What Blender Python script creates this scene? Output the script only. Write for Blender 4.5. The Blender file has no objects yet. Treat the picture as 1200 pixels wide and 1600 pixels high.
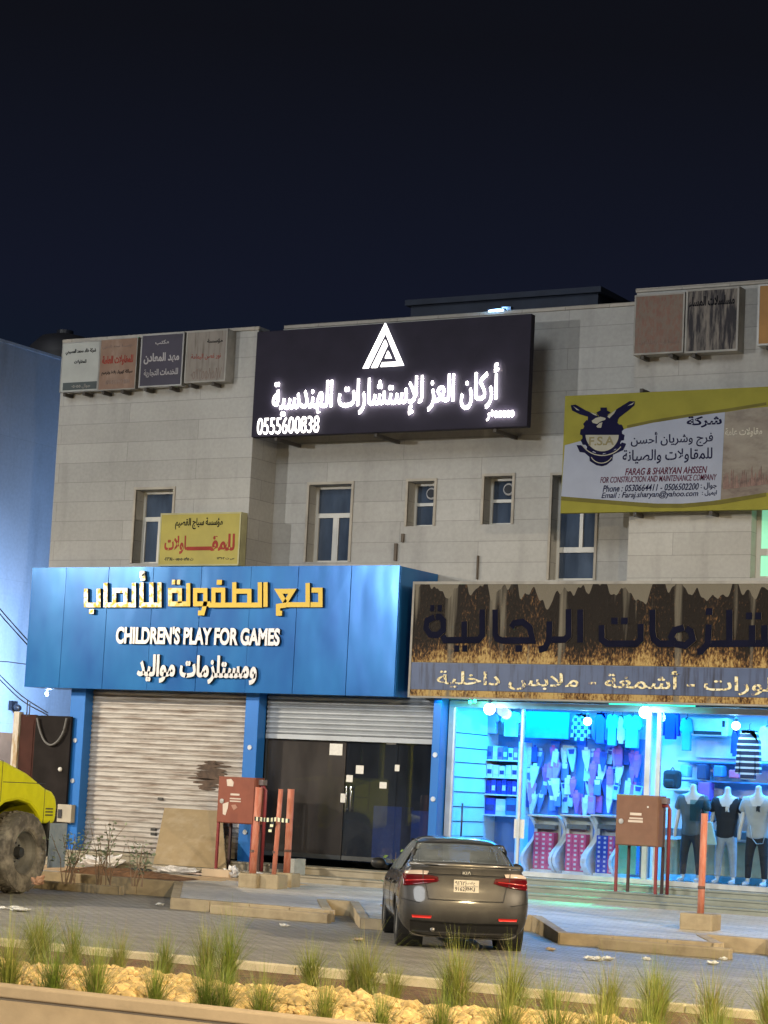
import bpy, bmesh, math, random
import numpy as np
from mathutils import Vector, Matrix
from mathutils.bvhtree import BVHTree
random.seed(7)
S = bpy.context.scene
COL = S.collection
PI = math.pi
# ------------------------------------------------------------------ camera
FPX, YAW, PITCH, ROLL, DIST, EYE = 3560.0, -0.51949002, 0.12130038, 0.04942107, 37.0, 2.07
_f = np.array([math.sin(YAW)*math.cos(PITCH), math.cos(YAW)*math.cos(PITCH), math.sin(PITCH)])
_r = np.cross(_f, [0, 0, 1.]); _r /= np.linalg.norm(_r); _u = np.cross(_r, _f)
_c, _s = math.cos(ROLL), math.sin(ROLL)
_r, _u = _c*_r + _s*_u, _c*_u - _s*_r
cam = bpy.data.cameras.new('camera'); cam.sensor_fit = 'HORIZONTAL'; cam.sensor_width = 36
cam.lens = 36*FPX/1200; cam.clip_end = 3000; cam.clip_start = .1
camo = bpy.data.objects.new('camera', cam); COL.objects.link(camo); S.camera = camo
camo.matrix_world = Matrix(((_r[0], _u[0], -_f[0], 0), (_r[1], _u[1], -_f[1], -DIST), (_r[2], _u[2], -_f[2], EYE), (0, 0, 0, 1)))
def W(x, y, Y=0.):                      # photograph measure -> (X, Z) on the upright plane at depth Y
    d = _f*FPX + _r*(x-600) - _u*(y-800); t = (Y+DIST)/d[1]
    return d[0]*t, EYE + d[2]*t
def G(x, y, z=0.):                      # photograph measure -> (X, Y) on the level plane at height z
    d = _f*FPX + _r*(x-600) - _u*(y-800); t = (z-EYE)/d[2]
    return d[0]*t, -DIST + d[1]*t
def R(xl, xr, yt, yb, Y):               # rectangle on a facade-parallel plane
    ym, xm = (yt+yb)/2, (xl+xr)/2
    return W(xl, ym, Y)[0], W(xr, ym, Y)[0], W(xm, yb, Y)[1], W(xm, yt, Y)[1]
# ------------------------------------------------------------------ world, light, exposure
w = bpy.data.worlds.new('World'); S.world = w; w.use_nodes = True
nt = w.node_tree; nt.nodes.clear()
tc = nt.nodes.new('ShaderNodeTexCoord'); sx = nt.nodes.new('ShaderNodeSeparateXYZ')
cr = nt.nodes.new('ShaderNodeValToRGB'); bg = nt.nodes.new('ShaderNodeBackground'); wo = nt.nodes.new('ShaderNodeOutputWorld')
nt.links.new(tc.outputs['Generated'], sx.inputs[0]); nt.links.new(sx.outputs['Z'], cr.inputs[0])
nt.links.new(cr.outputs[0], bg.inputs[0]); nt.links.new(bg.outputs[0], wo.inputs[0])
e = cr.color_ramp.elements
e[0].position = .0; e[0].color = (.007, .013, .026, 1)
e[1].position = 1; e[1].color = (.004, .005, .006, 1)
for p_, c_ in ((.165, (.0055, .0102, .0205, 1)), (.21, (.0066, .0085, .0190, 1)), (.32, (.0048, .0054, .0090, 1))):
    el = e.new(p_); el.color = c_
bg.inputs[1].default_value = 1.0
def lamp(name, kind, loc, energy, color, target=None, **kw):
    l = bpy.data.lights.new(name, kind); l.energy = energy; l.color = color
    for k, v in kw.items(): setattr(l, k, v)
    o = bpy.data.objects.new(name, l); COL.objects.link(o); o.location = loc
    if target is not None:
        o.rotation_euler = (Vector(target)-Vector(loc)).to_track_quat('-Z', 'Y').to_euler()
    return o
SUN_E = .92
lamp('street_light_wash', 'SUN', (-5, -46, 18), SUN_E, (.95, .985, 1.0), (-8, 0, 0), angle=math.radians(20))
S.view_settings.view_transform = 'Standard'; S.view_settings.look = 'None'
S.view_settings.exposure = 0; S.view_settings.gamma = 1
S.render.engine = 'CYCLES'; S.cycles.use_denoising = True
S.cycles.max_bounces = 6; S.cycles.transparent_max_bounces = 16; S.cycles.sample_clamp_indirect = 6
S.cycles.caustics_reflective = False; S.cycles.caustics_refractive = False
# ------------------------------------------------------------------ materials
MATS = {}
def lin(c):
    return tuple((x/255/12.92 if x/255 <= .04045 else ((x/255+.055)/1.055)**2.4) for x in c)
class N:
    def __init__(self, name):
        self.m = bpy.data.materials.new(name); self.m.use_nodes = True; self.t = self.m.node_tree
        self.b = self.t.nodes['Principled BSDF']; self.o = self.t.nodes['Material Output']
        self._p = None
    def n(self, ty, **kw):
        q = self.t.nodes.new(ty)
        for k, v in kw.items():
            if k in q.inputs.keys() if hasattr(q.inputs, 'keys') else False: q.inputs[k].default_value = v
            else: setattr(q, k, v)
        return q
    def l(self, a, b): self.t.links.new(a, b)
    def pos(self):
        if not self._p: self._p = self.n('ShaderNodeNewGeometry').outputs['Position']
        return self._p
    def scaled(self, sc):
        v = self.n('ShaderNodeVectorMath', operation='MULTIPLY'); self.l(self.pos(), v.inputs[0]); v.inputs[1].default_value = sc
        return v.outputs[0]
    def noise(self, sc, scale=1., detail=4, rough=.55):
        q = self.n('ShaderNodeTexNoise'); self.l(self.scaled(sc), q.inputs['Vector'])
        q.inputs['Scale'].default_value = scale; q.inputs['Detail'].default_value = detail; q.inputs['Roughness'].default_value = rough
        return q.outputs['Fac']
    def ramp(self, fac, stops):
        q = self.n('ShaderNodeValToRGB'); e = q.color_ramp.elements
        e[0].position, e[0].color = stops[0][0], (*stops[0][1], 1); e[1].position, e[1].color = stops[-1][0], (*stops[-1][1], 1)
        for p, c in stops[1:-1]: x = e.new(p); x.color = (*c, 1)
        self.l(fac, q.inputs[0]); return q.outputs[0]
    def mix(self, fac, a, b, mode='MIX'):
        q = self.n('ShaderNodeMix', data_type='RGBA', blend_type=mode)
        for i, v in ((0, fac), (6, a), (7, b)):
            if isinstance(v, (int, float)): q.inputs[i].default_value = v
            elif isinstance(v, tuple): q.inputs[i].default_value = (*v, 1)
            else: self.l(v, q.inputs[i])
        return q.outputs[2]
    def math(self, op, a, b=None):
        q = self.n('ShaderNodeMath', operation=op)
        for i, v in ((0, a), (1, b)):
            if v is None: continue
            if isinstance(v, (int, float)): q.inputs[i].default_value = v
            else: self.l(v, q.inputs[i])
        return q.outputs[0]
    def bump(self, h, st=.3, dist=.01):
        q = self.n('ShaderNodeBump'); q.inputs['Strength'].default_value = st; q.inputs['Distance'].default_value = dist
        self.l(h, q.inputs['Height']); self.l(q.outputs[0], self.b.inputs['Normal'])
    def base(self, c):
        if isinstance(c, tuple): self.b.inputs['Base Color'].default_value = (*c, 1)
        else: self.l(c, self.b.inputs['Base Color'])
def M(name, col, rough=.6, metal=0., var=.18, sc=2.5, bump=0., bsc=20, coat=0., emit=None, es=0, spec=.5):
    if name in MATS: return MATS[name]
    n = N(name); f = n.noise((1, 1, 1), sc, 5)
    lo = tuple(max(0, c*(1-var)) for c in col); hi = tuple(min(1, c*(1+var)) for c in col)
    n.base(n.ramp(f, [(.3, lo), (.7, hi)]))
    n.b.inputs['Roughness'].default_value = rough; n.b.inputs['Metallic'].default_value = metal
    n.b.inputs['Coat Weight'].default_value = coat; n.b.inputs['Specular IOR Level'].default_value = spec
    if bump: n.bump(n.noise((1, 1, 1), bsc, 3), bump)
    if emit: n.b.inputs['Emission Color'].default_value = (*emit, 1); n.b.inputs['Emission Strength'].default_value = es
    MATS[name] = n.m; return n.m
def glass(name, tint=(.8, .9, .95), refl=.10, dust=0., dustcol=(.35, .33, .30), rough=.02):
    if name in MATS: return MATS[name]
    n = N(name); n.t.nodes.remove(n.b)
    tr = n.n('ShaderNodeBsdfTransparent'); tr.inputs[0].default_value = (*tint, 1)
    gl = n.n('ShaderNodeBsdfGlossy'); gl.inputs['Roughness'].default_value = rough
    fr = n.n('ShaderNodeFresnel'); fr.inputs[0].default_value = 1.5
    f2 = n.math('ADD', n.math('MULTIPLY', fr.outputs[0], .8 if refl else .35), refl)
    mx = n.n('ShaderNodeMixShader'); n.l(f2, mx.inputs[0]); n.l(tr.outputs[0], mx.inputs[1]); n.l(gl.outputs[0], mx.inputs[2])
    out = mx.outputs[0]
    if dust:
        di = n.n('ShaderNodeBsdfDiffuse'); di.inputs[0].default_value = (*dustcol, 1)
        a = n.noise((2.2, 2.2, .8), 1.1, 5); b = n.noise((1, 1, .6), .55, 2)
        f = n.math('MULTIPLY', n.math('MULTIPLY', a, b), dust*3.2)
        q = n.n('ShaderNodeClamp'); n.l(f, q.inputs[0])
        m2 = n.n('ShaderNodeMixShader'); n.l(q.outputs[0], m2.inputs[0]); n.l(out, m2.inputs[1]); n.l(di.outputs[0], m2.inputs[2]); out = m2.outputs[0]
    n.l(out, n.o.inputs[0]); MATS[name] = n.m; return n.m
def emis(name, col, st):
    if name in MATS: return MATS[name]
    n = N(name); n.base(col); n.b.inputs['Emission Color'].default_value = (*col, 1); n.b.inputs['Emission Strength'].default_value = st
    MATS[name] = n.m; return n.m
def stone_mat(name, col, course=.4, width=1.3, joint=.012, tint=.12):
    if name in MATS: return MATS[name]
    n = N(name)
    cb = n.n('ShaderNodeCombineXYZ'); sp = n.n('ShaderNodeSeparateXYZ'); n.l(n.pos(), sp.inputs[0])
    n.l(n.math('ADD', sp.outputs[0], sp.outputs[1]), cb.inputs[0]); n.l(sp.outputs[2], cb.inputs[1])
    br = n.n('ShaderNodeTexBrick'); n.l(cb.outputs[0], br.inputs['Vector'])
    br.inputs['Scale'].default_value = 1; br.inputs['Brick Width'].default_value = width; br.inputs['Row Height'].default_value = course
    br.inputs['Mortar Size'].default_value = joint; br.inputs['Mortar Smooth'].default_value = .3; br.inputs['Bias'].default_value = 0
    br.inputs['Color1'].default_value = (*[c*(1-tint) for c in col], 1); br.inputs['Color2'].default_value = (*[c*(1+tint*.6) for c in col], 1)
    br.inputs['Mortar'].default_value = (*[c*.68 for c in col], 1)
    st = n.noise((2.2, 2.2, .35), 1, 5); big = n.noise((1, 1, 1), .35, 3)
    c = n.mix(n.ramp(st, [(.52, (0, 0, 0)), (.75, (.55, .55, .55))]), br.outputs[0], tuple(x*.62 for x in col))
    c = n.mix(.35, c, n.ramp(big, [(.3, (.30, .27, .23)), (.7, (.9, .9, .9))]), 'MULTIPLY')
    fine = n.noise((1, 1, 1), 14, 4)
    c = n.mix(.16, c, n.ramp(fine, [(.35, (.4, .4, .4)), (.65, (1, 1, 1))]), 'MULTIPLY')
    n.base(c); n.b.inputs['Roughness'].default_value = .75
    n.bump(n.math('SUBTRACT', n.math('MULTIPLY', fine, .3), br.outputs['Fac']), .35, .004)
    MATS[name] = n.m; return n.m
def paver_mat(name, c1, c2, ang=0., bw=.22, rh=.11, mort=.012, stain=.5):
    if name in MATS: return MATS[name]
    n = N(name); mp = n.n('ShaderNodeMapping'); n.l(n.pos(), mp.inputs[0]); mp.inputs['Rotation'].default_value = (0, 0, ang)
    br = n.n('ShaderNodeTexBrick'); n.l(mp.outputs[0], br.inputs['Vector'])
    br.inputs['Scale'].default_value = 1; br.inputs['Brick Width'].default_value = bw; br.inputs['Row Height'].default_value = rh
    br.inputs['Mortar Size'].default_value = mort; br.inputs['Color1'].default_value = (*c1, 1); br.inputs['Color2'].default_value = (*c2, 1)
    br.inputs['Mortar'].default_value = (*[x*.38 for x in c1], 1)
    a = n.noise((.5, 1.6, 1), .8, 6); b = n.noise((1, 1, 1), 5, 4); t = n.noise((.05, 2.4, 1), 1, 4)
    c = n.mix(n.ramp(a, [(.38, (0, 0, 0)), (.72, (stain,)*3)]), br.outputs[0], tuple(x*.55 for x in c1))
    c = n.mix(.4, c, n.ramp(b, [(.3, (.6, .58, .55)), (.6, (1, 1, 1))]), 'MULTIPLY')
    c = n.mix(.55, c, n.ramp(t, [(.35, (.6, .59, .57)), (.6, (1.0, 1.0, 1.0))]), 'MULTIPLY')
    n.base(c); n.b.inputs['Roughness'].default_value = .6
    n.bump(n.math('SUBTRACT', n.math('MULTIPLY', b, .4), br.outputs['Fac']), .6, .008)
    MATS[name] = n.m; return n.m
def streak_mat(name, col, dark, sc=(3, 3, .4), lo=.48, hi=.7, amt=.7, rough=.5, metal=0., bump=0.):
    if name in MATS: return MATS[name]
    n = N(name); f = n.noise(sc, 1.6, 6, .6); g = n.noise((1, 1, 1), 6, 4)
    c = n.mix(n.ramp(f, [(lo, (0, 0, 0)), (hi, (amt,)*3)]), col, dark)
    c = n.mix(.25, c, n.ramp(g, [(.3, (.5, .5, .5)), (.7, (1, 1, 1))]), 'MULTIPLY')
    n.base(c); n.b.inputs['Roughness'].default_value = rough; n.b.inputs['Metallic'].default_value = metal; n.b.inputs['Specular IOR Level'].default_value = .2
    if bump: n.bump(n.noise((1, 1, 1), 40, 3), bump)
    MATS[name] = n.m; return n.m
# ------------------------------------------------------------------ mesh helpers
class MB:
    def __init__(s): s.v = []; s.f = []; s.mi = []; s.k = 0
    def add(s, vs, fs):
        o = len(s.v); s.v += [tuple(p) for p in vs]; s.f += [tuple(i+o for i in f) for f in fs]; s.mi += [s.k]*len(fs); return s
    def box(s, x0, x1, y0, y1, z0, z1):
        return s.add([(x0, y0, z0), (x1, y0, z0), (x1, y1, z0), (x0, y1, z0), (x0, y0, z1), (x1, y0, z1), (x1, y1, z1), (x0, y1, z1)],
                     [(0, 3, 2, 1), (4, 5, 6, 7), (0, 1, 5, 4), (1, 2, 6, 5), (2, 3, 7, 6), (3, 0, 4, 7)])
    def quad(s, *p): return s.add(p, [tuple(range(len(p)))])
    def prism(s, poly, y0, y1):         # polygon in (x, z), extruded along y
        n = len(poly)
        a = sum(poly[i][0]*poly[(i+1) % n][1]-poly[(i+1) % n][0]*poly[i][1] for i in range(n))
        if a < 0: poly = poly[::-1]
        return s.add([(x, y0, z) for x, z in poly]+[(x, y1, z) for x, z in poly],
                     [tuple(range(n)), tuple(range(2*n-1, n-1, -1))]+[(i, i+n, (i+1) % n+n, (i+1) % n) for i in range(n)])
    def slab(s, poly, z0, z1):          # polygon in (x, y), extruded along z
        n = len(poly)
        a = sum(poly[i][0]*poly[(i+1) % n][1]-poly[(i+1) % n][0]*poly[i][1] for i in range(n))
        if a < 0: poly = poly[::-1]
        zf0 = z0 if callable(z0) else (lambda x, y: z0); zf1 = z1 if callable(z1) else (lambda x, y: z1)
        return s.add([(x, y, zf0(x, y)) for x, y in poly]+[(x, y, zf1(x, y)) for x, y in poly],
                     [tuple(range(n-1, -1, -1)), tuple(range(n, 2*n))]+[(i, (i+1) % n, (i+1) % n+n, i+n) for i in range(n)])
    def tube(s, path, r, n=8, cap=True):
        path = [Vector(p) for p in path]; m = len(path); rs = r if isinstance(r, (list, tuple)) else [r]*m
        o = []; up = Vector((0, 0, 1))
        for i, p in enumerate(path):
            d = (path[min(i+1, m-1)]-path[max(i-1, 0)]).normalized()
            a = d.cross(up if abs(d.z) < .95 else Vector((0, 1, 0))).normalized(); b = d.cross(a).normalized()
            o += [p+(a*math.cos(2*PI*k/n)+b*math.sin(2*PI*k/n))*rs[i] for k in range(n)]
        fs = [(i*n+k, i*n+(k+1) % n, (i+1)*n+(k+1) % n, (i+1)*n+k) for i in range(m-1) for k in range(n)]
        if cap: fs += [tuple(range(n-1, -1, -1)), tuple(range((m-1)*n, m*n))]
        return s.add(o, fs)
    def lathe(s, prof, n=24, axis='z', c=(0, 0, 0), fn=None):   # profile of (radius, along-axis)
        o = []
        for i, (r, h) in enumerate(prof):
            for k in range(n):
                rr = r if fn is None else r+fn(i, k)
                a, b = rr*math.cos(2*PI*k/n), rr*math.sin(2*PI*k/n)
                p = (a, b, h) if axis == 'z' else ((h, a, b) if axis == 'x' else (b, h, a))
                o.append((p[0]+c[0], p[1]+c[1], p[2]+c[2]))
        m = len(prof)
        return s.add(o, [(i*n+k, i*n+(k+1) % n, (i+1)*n+(k+1) % n, (i+1)*n+k) for i in range(m-1) for k in range(n)]
                     + ([tuple(range(n-1, -1, -1))] if prof[0][0] > 0 else []) + ([tuple(range((m-1)*n, m*n))] if prof[-1][0] > 0 else []))
    def ball(s, c, r, n=8, m=6, sq=(1, 1, 1)):
        prof = [(max(1e-4, math.sin(PI*i/m))*r, -math.cos(PI*i/m)*r) for i in range(m+1)]
        o = len(s.v); s.lathe(prof, n); 
        for i in range(o, len(s.v)): p = s.v[i]; s.v[i] = (p[0]*sq[0]+c[0], p[1]*sq[1]+c[1], p[2]*sq[2]+c[2])
        return s
    def rot(s, ang, c=(0, 0, 0), axis='Z', start=0):
        q = Matrix.Rotation(ang, 3, axis); c = Vector(c)
        s.v[start:] = [tuple(q @ (Vector(p)-c)+c) for p in s.v[start:]]; return s
    def build(s, name, m, parent=None, smooth=False, bevel=0, label=None, cat=None, group=None, kind=None, recenter=True):
        vs = s.v
        me = bpy.data.meshes.new(name)
        ob = bpy.data.objects.new(name, me); COL.objects.link(ob)
        if parent is not None:
            ob.parent = parent; wl = world_loc(parent)
            vs = [(x-wl[0], y-wl[1], z-wl[2]) for x, y, z in vs]
        elif recenter and kind != 'structure' and vs:
            xs, ys, zs = zip(*vs); c = ((min(xs)+max(xs))/2, (min(ys)+max(ys))/2, min(zs)); ob.location = c
            vs = [(x-c[0], y-c[1], z-c[2]) for x, y, z in vs]
        me.from_pydata(vs, [], s.f)
        for mm in (m if isinstance(m, (list, tuple)) else [m]): me.materials.append(mm)
        if any(s.mi): me.polygons.foreach_set('material_index', s.mi)
        if smooth: me.polygons.foreach_set('use_smooth', [True]*len(me.polygons))
        me.update()
        if bevel:
            b = ob.modifiers.new('bevel', 'BEVEL'); b.width = bevel; b.segments = 2; b.limit_method = 'ANGLE'
        tag(ob, label, cat, group, kind); return ob
def world_loc(o):
    v = Vector((0, 0, 0))
    while o is not None: v = v+o.location; o = o.parent
    return v
def tag(o, label=None, cat=None, group=None, kind=None):
    if label: o['label'] = label
    if cat: o['category'] = cat
    if group: o['group'] = group
    if kind: o['kind'] = kind
    return o
def thing(name, label, cat, loc=(0, 0, 0), group=None):
    o = bpy.data.objects.new(name, None); COL.objects.link(o); o.location = loc; o.empty_display_size = .2
    return tag(o, label, cat, group)
def dup(o, loc=None, label=None, rz=None, parent=None):
    c = o.copy(); COL.objects.link(c)
    if parent is not None: c.parent = parent
    for ch in o.children: dup(ch, parent=c)
    if loc is not None: c.location = loc
    if rz is not None: c.rotation_euler.z = rz
    if label: c['label'] = label
    return c
ORD = ['first', 'second', 'third', 'fourth', 'fifth', 'sixth', 'seventh', 'eighth', 'ninth', 'tenth', 'eleventh', 'twelfth', 'thirteenth',
       'fourteenth', 'fifteenth', 'sixteenth', 'seventeenth', 'eighteenth', 'nineteenth', 'twentieth']
# ------------------------------------------------------------------ writing
_AR = {}
for ch, base, four in (('ا', 0xFE8D, 0), ('أ', 0xFE83, 0), ('إ', 0xFE87, 0), ('آ', 0xFE81, 0), ('ؤ', 0xFE85, 0), ('ئ', 0xFE89, 1), ('ب', 0xFE8F, 1), ('ة', 0xFE93, 0), ('ت', 0xFE95, 1),
                       ('ث', 0xFE99, 1), ('ج', 0xFE9D, 1), ('ح', 0xFEA1, 1), ('خ', 0xFEA5, 1), ('د', 0xFEA9, 0), ('ذ', 0xFEAB, 0), ('ر', 0xFEAD, 0), ('ز', 0xFEAF, 0),
                       ('س', 0xFEB1, 1), ('ش', 0xFEB5, 1), ('ص', 0xFEB9, 1), ('ض', 0xFEBD, 1), ('ط', 0xFEC1, 1), ('ظ', 0xFEC5, 1), ('ع', 0xFEC9, 1), ('غ', 0xFECD, 1),
                       ('ف', 0xFED1, 1), ('ق', 0xFED5, 1), ('ك', 0xFED9, 1), ('ل', 0xFEDD, 1), ('م', 0xFEE1, 1), ('ن', 0xFEE5, 1), ('ه', 0xFEE9, 1), ('و', 0xFEED, 0),
                       ('ى', 0xFEEF, 0), ('ي', 0xFEF1, 1)):
    _AR[ch] = (base, four)
_LA = {'ا': 0xFEFB, 'أ': 0xFEF7, 'إ': 0xFEF9, 'آ': 0xFEF5}
def shape_ar(s):
    out = []; i = 0; prev = False
    while i < len(s):
        c = s[i]
        if c == 'ـ': out.append(c); prev = True; i += 1; continue
        if c not in _AR: out.append(c); prev = False; i += 1; continue
        if c == 'ل' and i+1 < len(s) and s[i+1] in _LA:
            out.append(chr(_LA[s[i+1]]+(1 if prev else 0))); prev = False; i += 2; continue
        b, four = _AR[c]; nx = i+1 < len(s) and (s[i+1] in _AR or s[i+1] == 'ـ')
        if four: k = (3 if nx else 1) if prev else (2 if nx else 0)
        else: k = 1 if prev else 0
        out.append(chr(b+k)); prev = bool(four); i += 1
    # visual order, digits kept left to right
    r = ''.join(out)[::-1]; res = ''; num = ''
    for c in r:
        if c.isdigit(): num = c+num
        else: res += num+c; num = ''
    return res+num
def text_geo(s, off=0., shear=0.):
    c = bpy.data.curves.new('writing', 'FONT'); c.body = s; c.offset = off; c.resolution_u = 4; c.shear = shear
    o = bpy.data.objects.new('writing', c); COL.objects.link(o)
    bpy.context.view_layer.update()
    me = bpy.data.meshes.new_from_object(o.evaluated_get(bpy.context.evaluated_depsgraph_get()))
    vs = [v.co[:2] for v in me.vertices]; fs = [tuple(p.vertices) for p in me.polygons]
    bpy.data.objects.remove(o); bpy.data.curves.remove(c); bpy.data.meshes.remove(me)
    return vs, fs
def text(parent, name, s, rect, Y, m, depth=.004, off=.02, shear=0., ar=True, smat=None, label=None):
    """lettering fitted into rect=(x0,x1,z0,z1) on the plane Y, standing out by depth towards -y"""
    vs, fs = text_geo(shape_ar(s) if ar else s, off, shear)
    if not vs: return None
    a = np.array(vs); mn, mx = a.min(0), a.max(0); x0, x1, z0, z1 = rect
    P = [(x0+(x-mn[0])/(mx[0]-mn[0])*(x1-x0), z0+(y-mn[1])/(mx[1]-mn[1])*(z1-z0)) for x, y in vs]
    bm = bmesh.new(); bv = [bm.verts.new((x, Y, z)) for x, z in P]
    for f in fs:
        try: bm.faces.new([bv[i] for i in f])
        except ValueError: pass
    bmesh.ops.remove_doubles(bm, verts=bm.verts, dist=1e-5)
    if depth:
        g = bmesh.ops.extrude_face_region(bm, geom=bm.faces[:])
        bmesh.ops.translate(bm, vec=(0, -depth, 0), verts=[v for v in g['geom'] if isinstance(v, bmesh.types.BMVert)])
    bmesh.ops.recalc_face_normals(bm, faces=bm.faces)
    for f in bm.faces: f.material_index = 1 if (smat and max(v.co.y for v in f.verts) > Y-depth+1e-4) else 0
    mb = MB(); bm.verts.index_update()
    mb.v = [tuple(v.co) for v in bm.verts]; mb.f = [tuple(v.index for v in f.verts) for f in bm.faces]; mb.mi = [f.material_index for f in bm.faces]
    bm.free()
    par = list(range(len(mb.v)))                       # neighbouring letters touch: each stands a hair prouder than the last
    def find(i):
        while par[i] != i: par[i] = par[par[i]]; i = par[i]
        return i
    for f in mb.f:
        for k in f[1:]: par[find(k)] = find(f[0])
    ids = {}
    for i in range(len(mb.v)):
        q = ids.setdefault(find(i), len(ids)); x, y, z = mb.v[i]
        if y < Y-depth*.5: mb.v[i] = (x, y-.0006*(q % 5), z)
    return mb.build(name, [m, smat] if smat else m, parent, label=label)
def ribbon(mb, pts, wd, y0, y1, smi=0):
    """mitred stroke of width wd along pts (x,z)"""
    P = [Vector(p) for p in pts]; n = len(P); L = []; Rr = []
    for i in range(n):
        d0 = (P[i]-P[i-1]).normalized() if i else None; d1 = (P[i+1]-P[i]).normalized() if i < n-1 else None
        if d0 is None: d0 = d1
        if d1 is None: d1 = d0
        n0 = Vector((-d0.y, d0.x)); n1 = Vector((-d1.y, d1.x)); m = n0+n1
        m = m/max(.35, m.dot(n0)) if m.length > 1e-6 else n0
        ext = Vector((0, 0))
        L.append(P[i]+m*wd/2); Rr.append(P[i]-m*wd/2)
    poly = [(p.x, p.y) for p in L]; q = [(p.x, p.y) for p in Rr]
    for i in range(n-1):
        a, b, c, d = poly[i], poly[i+1], q[i+1], q[i]
        vs = [(x, y1, z) for x, z in (a, b, c, d)]+[(x, y0, z) for x, z in (a, b, c, d)]
        mb.k = 0; mb.add(vs, [(3, 2, 1, 0)]); mb.k = smi
        mb.add(vs, [(0, 1, 5, 4), (2, 3, 7, 6)] + ([(3, 0, 4, 7)] if i == 0 else []) + ([(1, 2, 6, 5)] if i == n-2 else [])); mb.k = 0
def strokes(parent, name, paths, org, sc, Y, wd, depth, m, smat):
    mb = MB(); j = 0
    for p in paths:
        pts = [W(org[0]+a/sc, org[1]+b/sc, Y) for a, b in p]
        ribbon(mb, pts, wd, Y-.003, Y-depth-.0012*(j % 9), 1); j += 1
    return mb.build(name, [m, smat], parent)
# ================================================================== THE SETTING
YC = .9                                  # the middle of the upper wall stands back by this much
def walk_z(x, y): return .17 + .17*(y+6.2)/4.95
MB().quad((-400, -400, -.03), (400, -400, -.03), (400, 900, -.03), (-400, 900, -.03)).build('ground', M('sandy_earth', (.22, .18, .13), .9, sc=.4), kind='structure')
MB().quad((-90, -60, 0), (60, -60, 0), (60, -24.2, 0), (-90, -24.2, 0)).build('road', M('asphalt', (.05, .05, .052), .8, sc=3, bump=.4, bsc=120), kind='structure')
PAVE = paver_mat('grey_pavers', (.41, .385, .34), (.31, .29, .255), .0, .22, .11, .014, .75)
MB().quad((-70, -17.95, .004), (40, -17.95, .004), (40, -1.2, .004), (-70, -1.2, .004)).build('parking_paving', PAVE, kind='structure')
walk = [(-34, -3.2), (-23.2, -3.2), (-21.2, -6.2), (-18.2, -6.2), (-19.4, -4.4), (-18.9, -4.4), (-17.2, -7.0), (-16.5, -7.0), (-18.2, -4.4), (-15.6, -4.4),
        (-14.05, -6.75), (-11.7, -6.4), (-12.4, -5.3), (-11.45, -5.3), (-10.65, -6.5), (-5, -6.5), (-5, -1.25), (-34, -1.25)]
WALKM = paver_mat('pale_walk_pavers', (.60, .57, .52), (.52, .50, .46), .0, .3, .15, .006, .35)
MB().slab(walk, -.02, walk_z).build('sidewalk', WALKM, kind='structure')
KERBM = streak_mat('kerb_concrete', (.42, .34, .22), (.20, .16, .11), (2, 2, 3), .45, .75, .6, .8, bump=.2)
kb = MB()
for i in range(len(walk)-3):
    a, b = Vector(walk[i]), Vector(walk[i+1]); d = (b-a).normalized(); nn = Vector((-d.y, d.x)); L = (b-a).length; n = max(1, round(L/.8))
    for k in range(n):
        p, q = a+d*(L*k/n+.004), a+d*(L*(k+1)/n-.004)
        kb.slab([tuple(p-nn*.02), tuple(q-nn*.02), tuple(q+nn*.13), tuple(p+nn*.13)], -.01, lambda x, y: walk_z(x, y)+.012+.0005*(i % 4))
kb.build('kerb', KERBM, kind='structure', bevel=.008)
sd = MB()
def blob(c, rx, ry, n=26, jag=.25, rz=0):
    ph = [random.uniform(0, 6.28) for _ in range(4)]; o = []
    for k in range(n):
        t = 2*PI*k/n; r = 1+jag*(math.sin(2*t+ph[0])*.5+math.sin(3*t+ph[1])*.35+math.sin(7*t+ph[2])*.2)
        x, y = rx*r*math.cos(t), ry*r*math.sin(t)
        o.append((c[0]+x*math.cos(rz)-y*math.sin(rz), c[1]+x*math.sin(rz)+y*math.cos(rz)))
    return o
sd.slab(blob((-25.8, -2.15), 2.6, .62), lambda x, y: walk_z(x, y)-.01, lambda x, y: walk_z(x, y)+.006)
sd.slab(blob((-22.6, -1.75), 1.2, .28), lambda x, y: walk_z(x, y)-.01, lambda x, y: walk_z(x, y)+.005)
sd.build('sand_drift', M('blown_sand', (.46, .33, .20), .95, sc=6, bump=.4, bsc=60), kind='structure')
so = MB(); nx, ny = 34, 8
for i in range(nx+1):
    for j in range(ny+1):
        u, v = i/nx, j/ny; x = -26.0+2.75*u; y = -3.0+.75*v
        h = math.sin(PI*v)**.7*math.sin(PI*u)**.5*(.10+.06*random.random()) if 0 < i < nx and 0 < j < ny else 0
        so.v.append((x, y, walk_z(x, y)+.002+h*(1.2-.7*u)))
so.f = [(i*(ny+1)+j, (i+1)*(ny+1)+j, (i+1)*(ny+1)+j+1, i*(ny+1)+j+1) for i in range(nx) for j in range(ny)]; so.mi = [0]*len(so.f)
SOIL = M('brown_soil', (.13, .065, .03), .95, sc=9, var=.5, bump=.8, bsc=60)
so.build('planting_soil', SOIL, kind='structure')
MB().slab([(-17.75, -5.2), (-16.85, -6.6), (-16.65, -6.6), (-17.55, -5.2)], .1, lambda x, y: walk_z(x, y)+.016).build('planting_soil', SOIL, kind='structure')
STEPG = streak_mat('grey_step_stone', (.25, .28, .26), (.13, .14, .13), (1, 1, 6), .45, .75, .5, .35)
STEPM = streak_mat('step_stone', (.30, .27, .21), (.15, .13, .10), (1, 1, 6), .45, .75, .5, .45)
st = MB()
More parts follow.
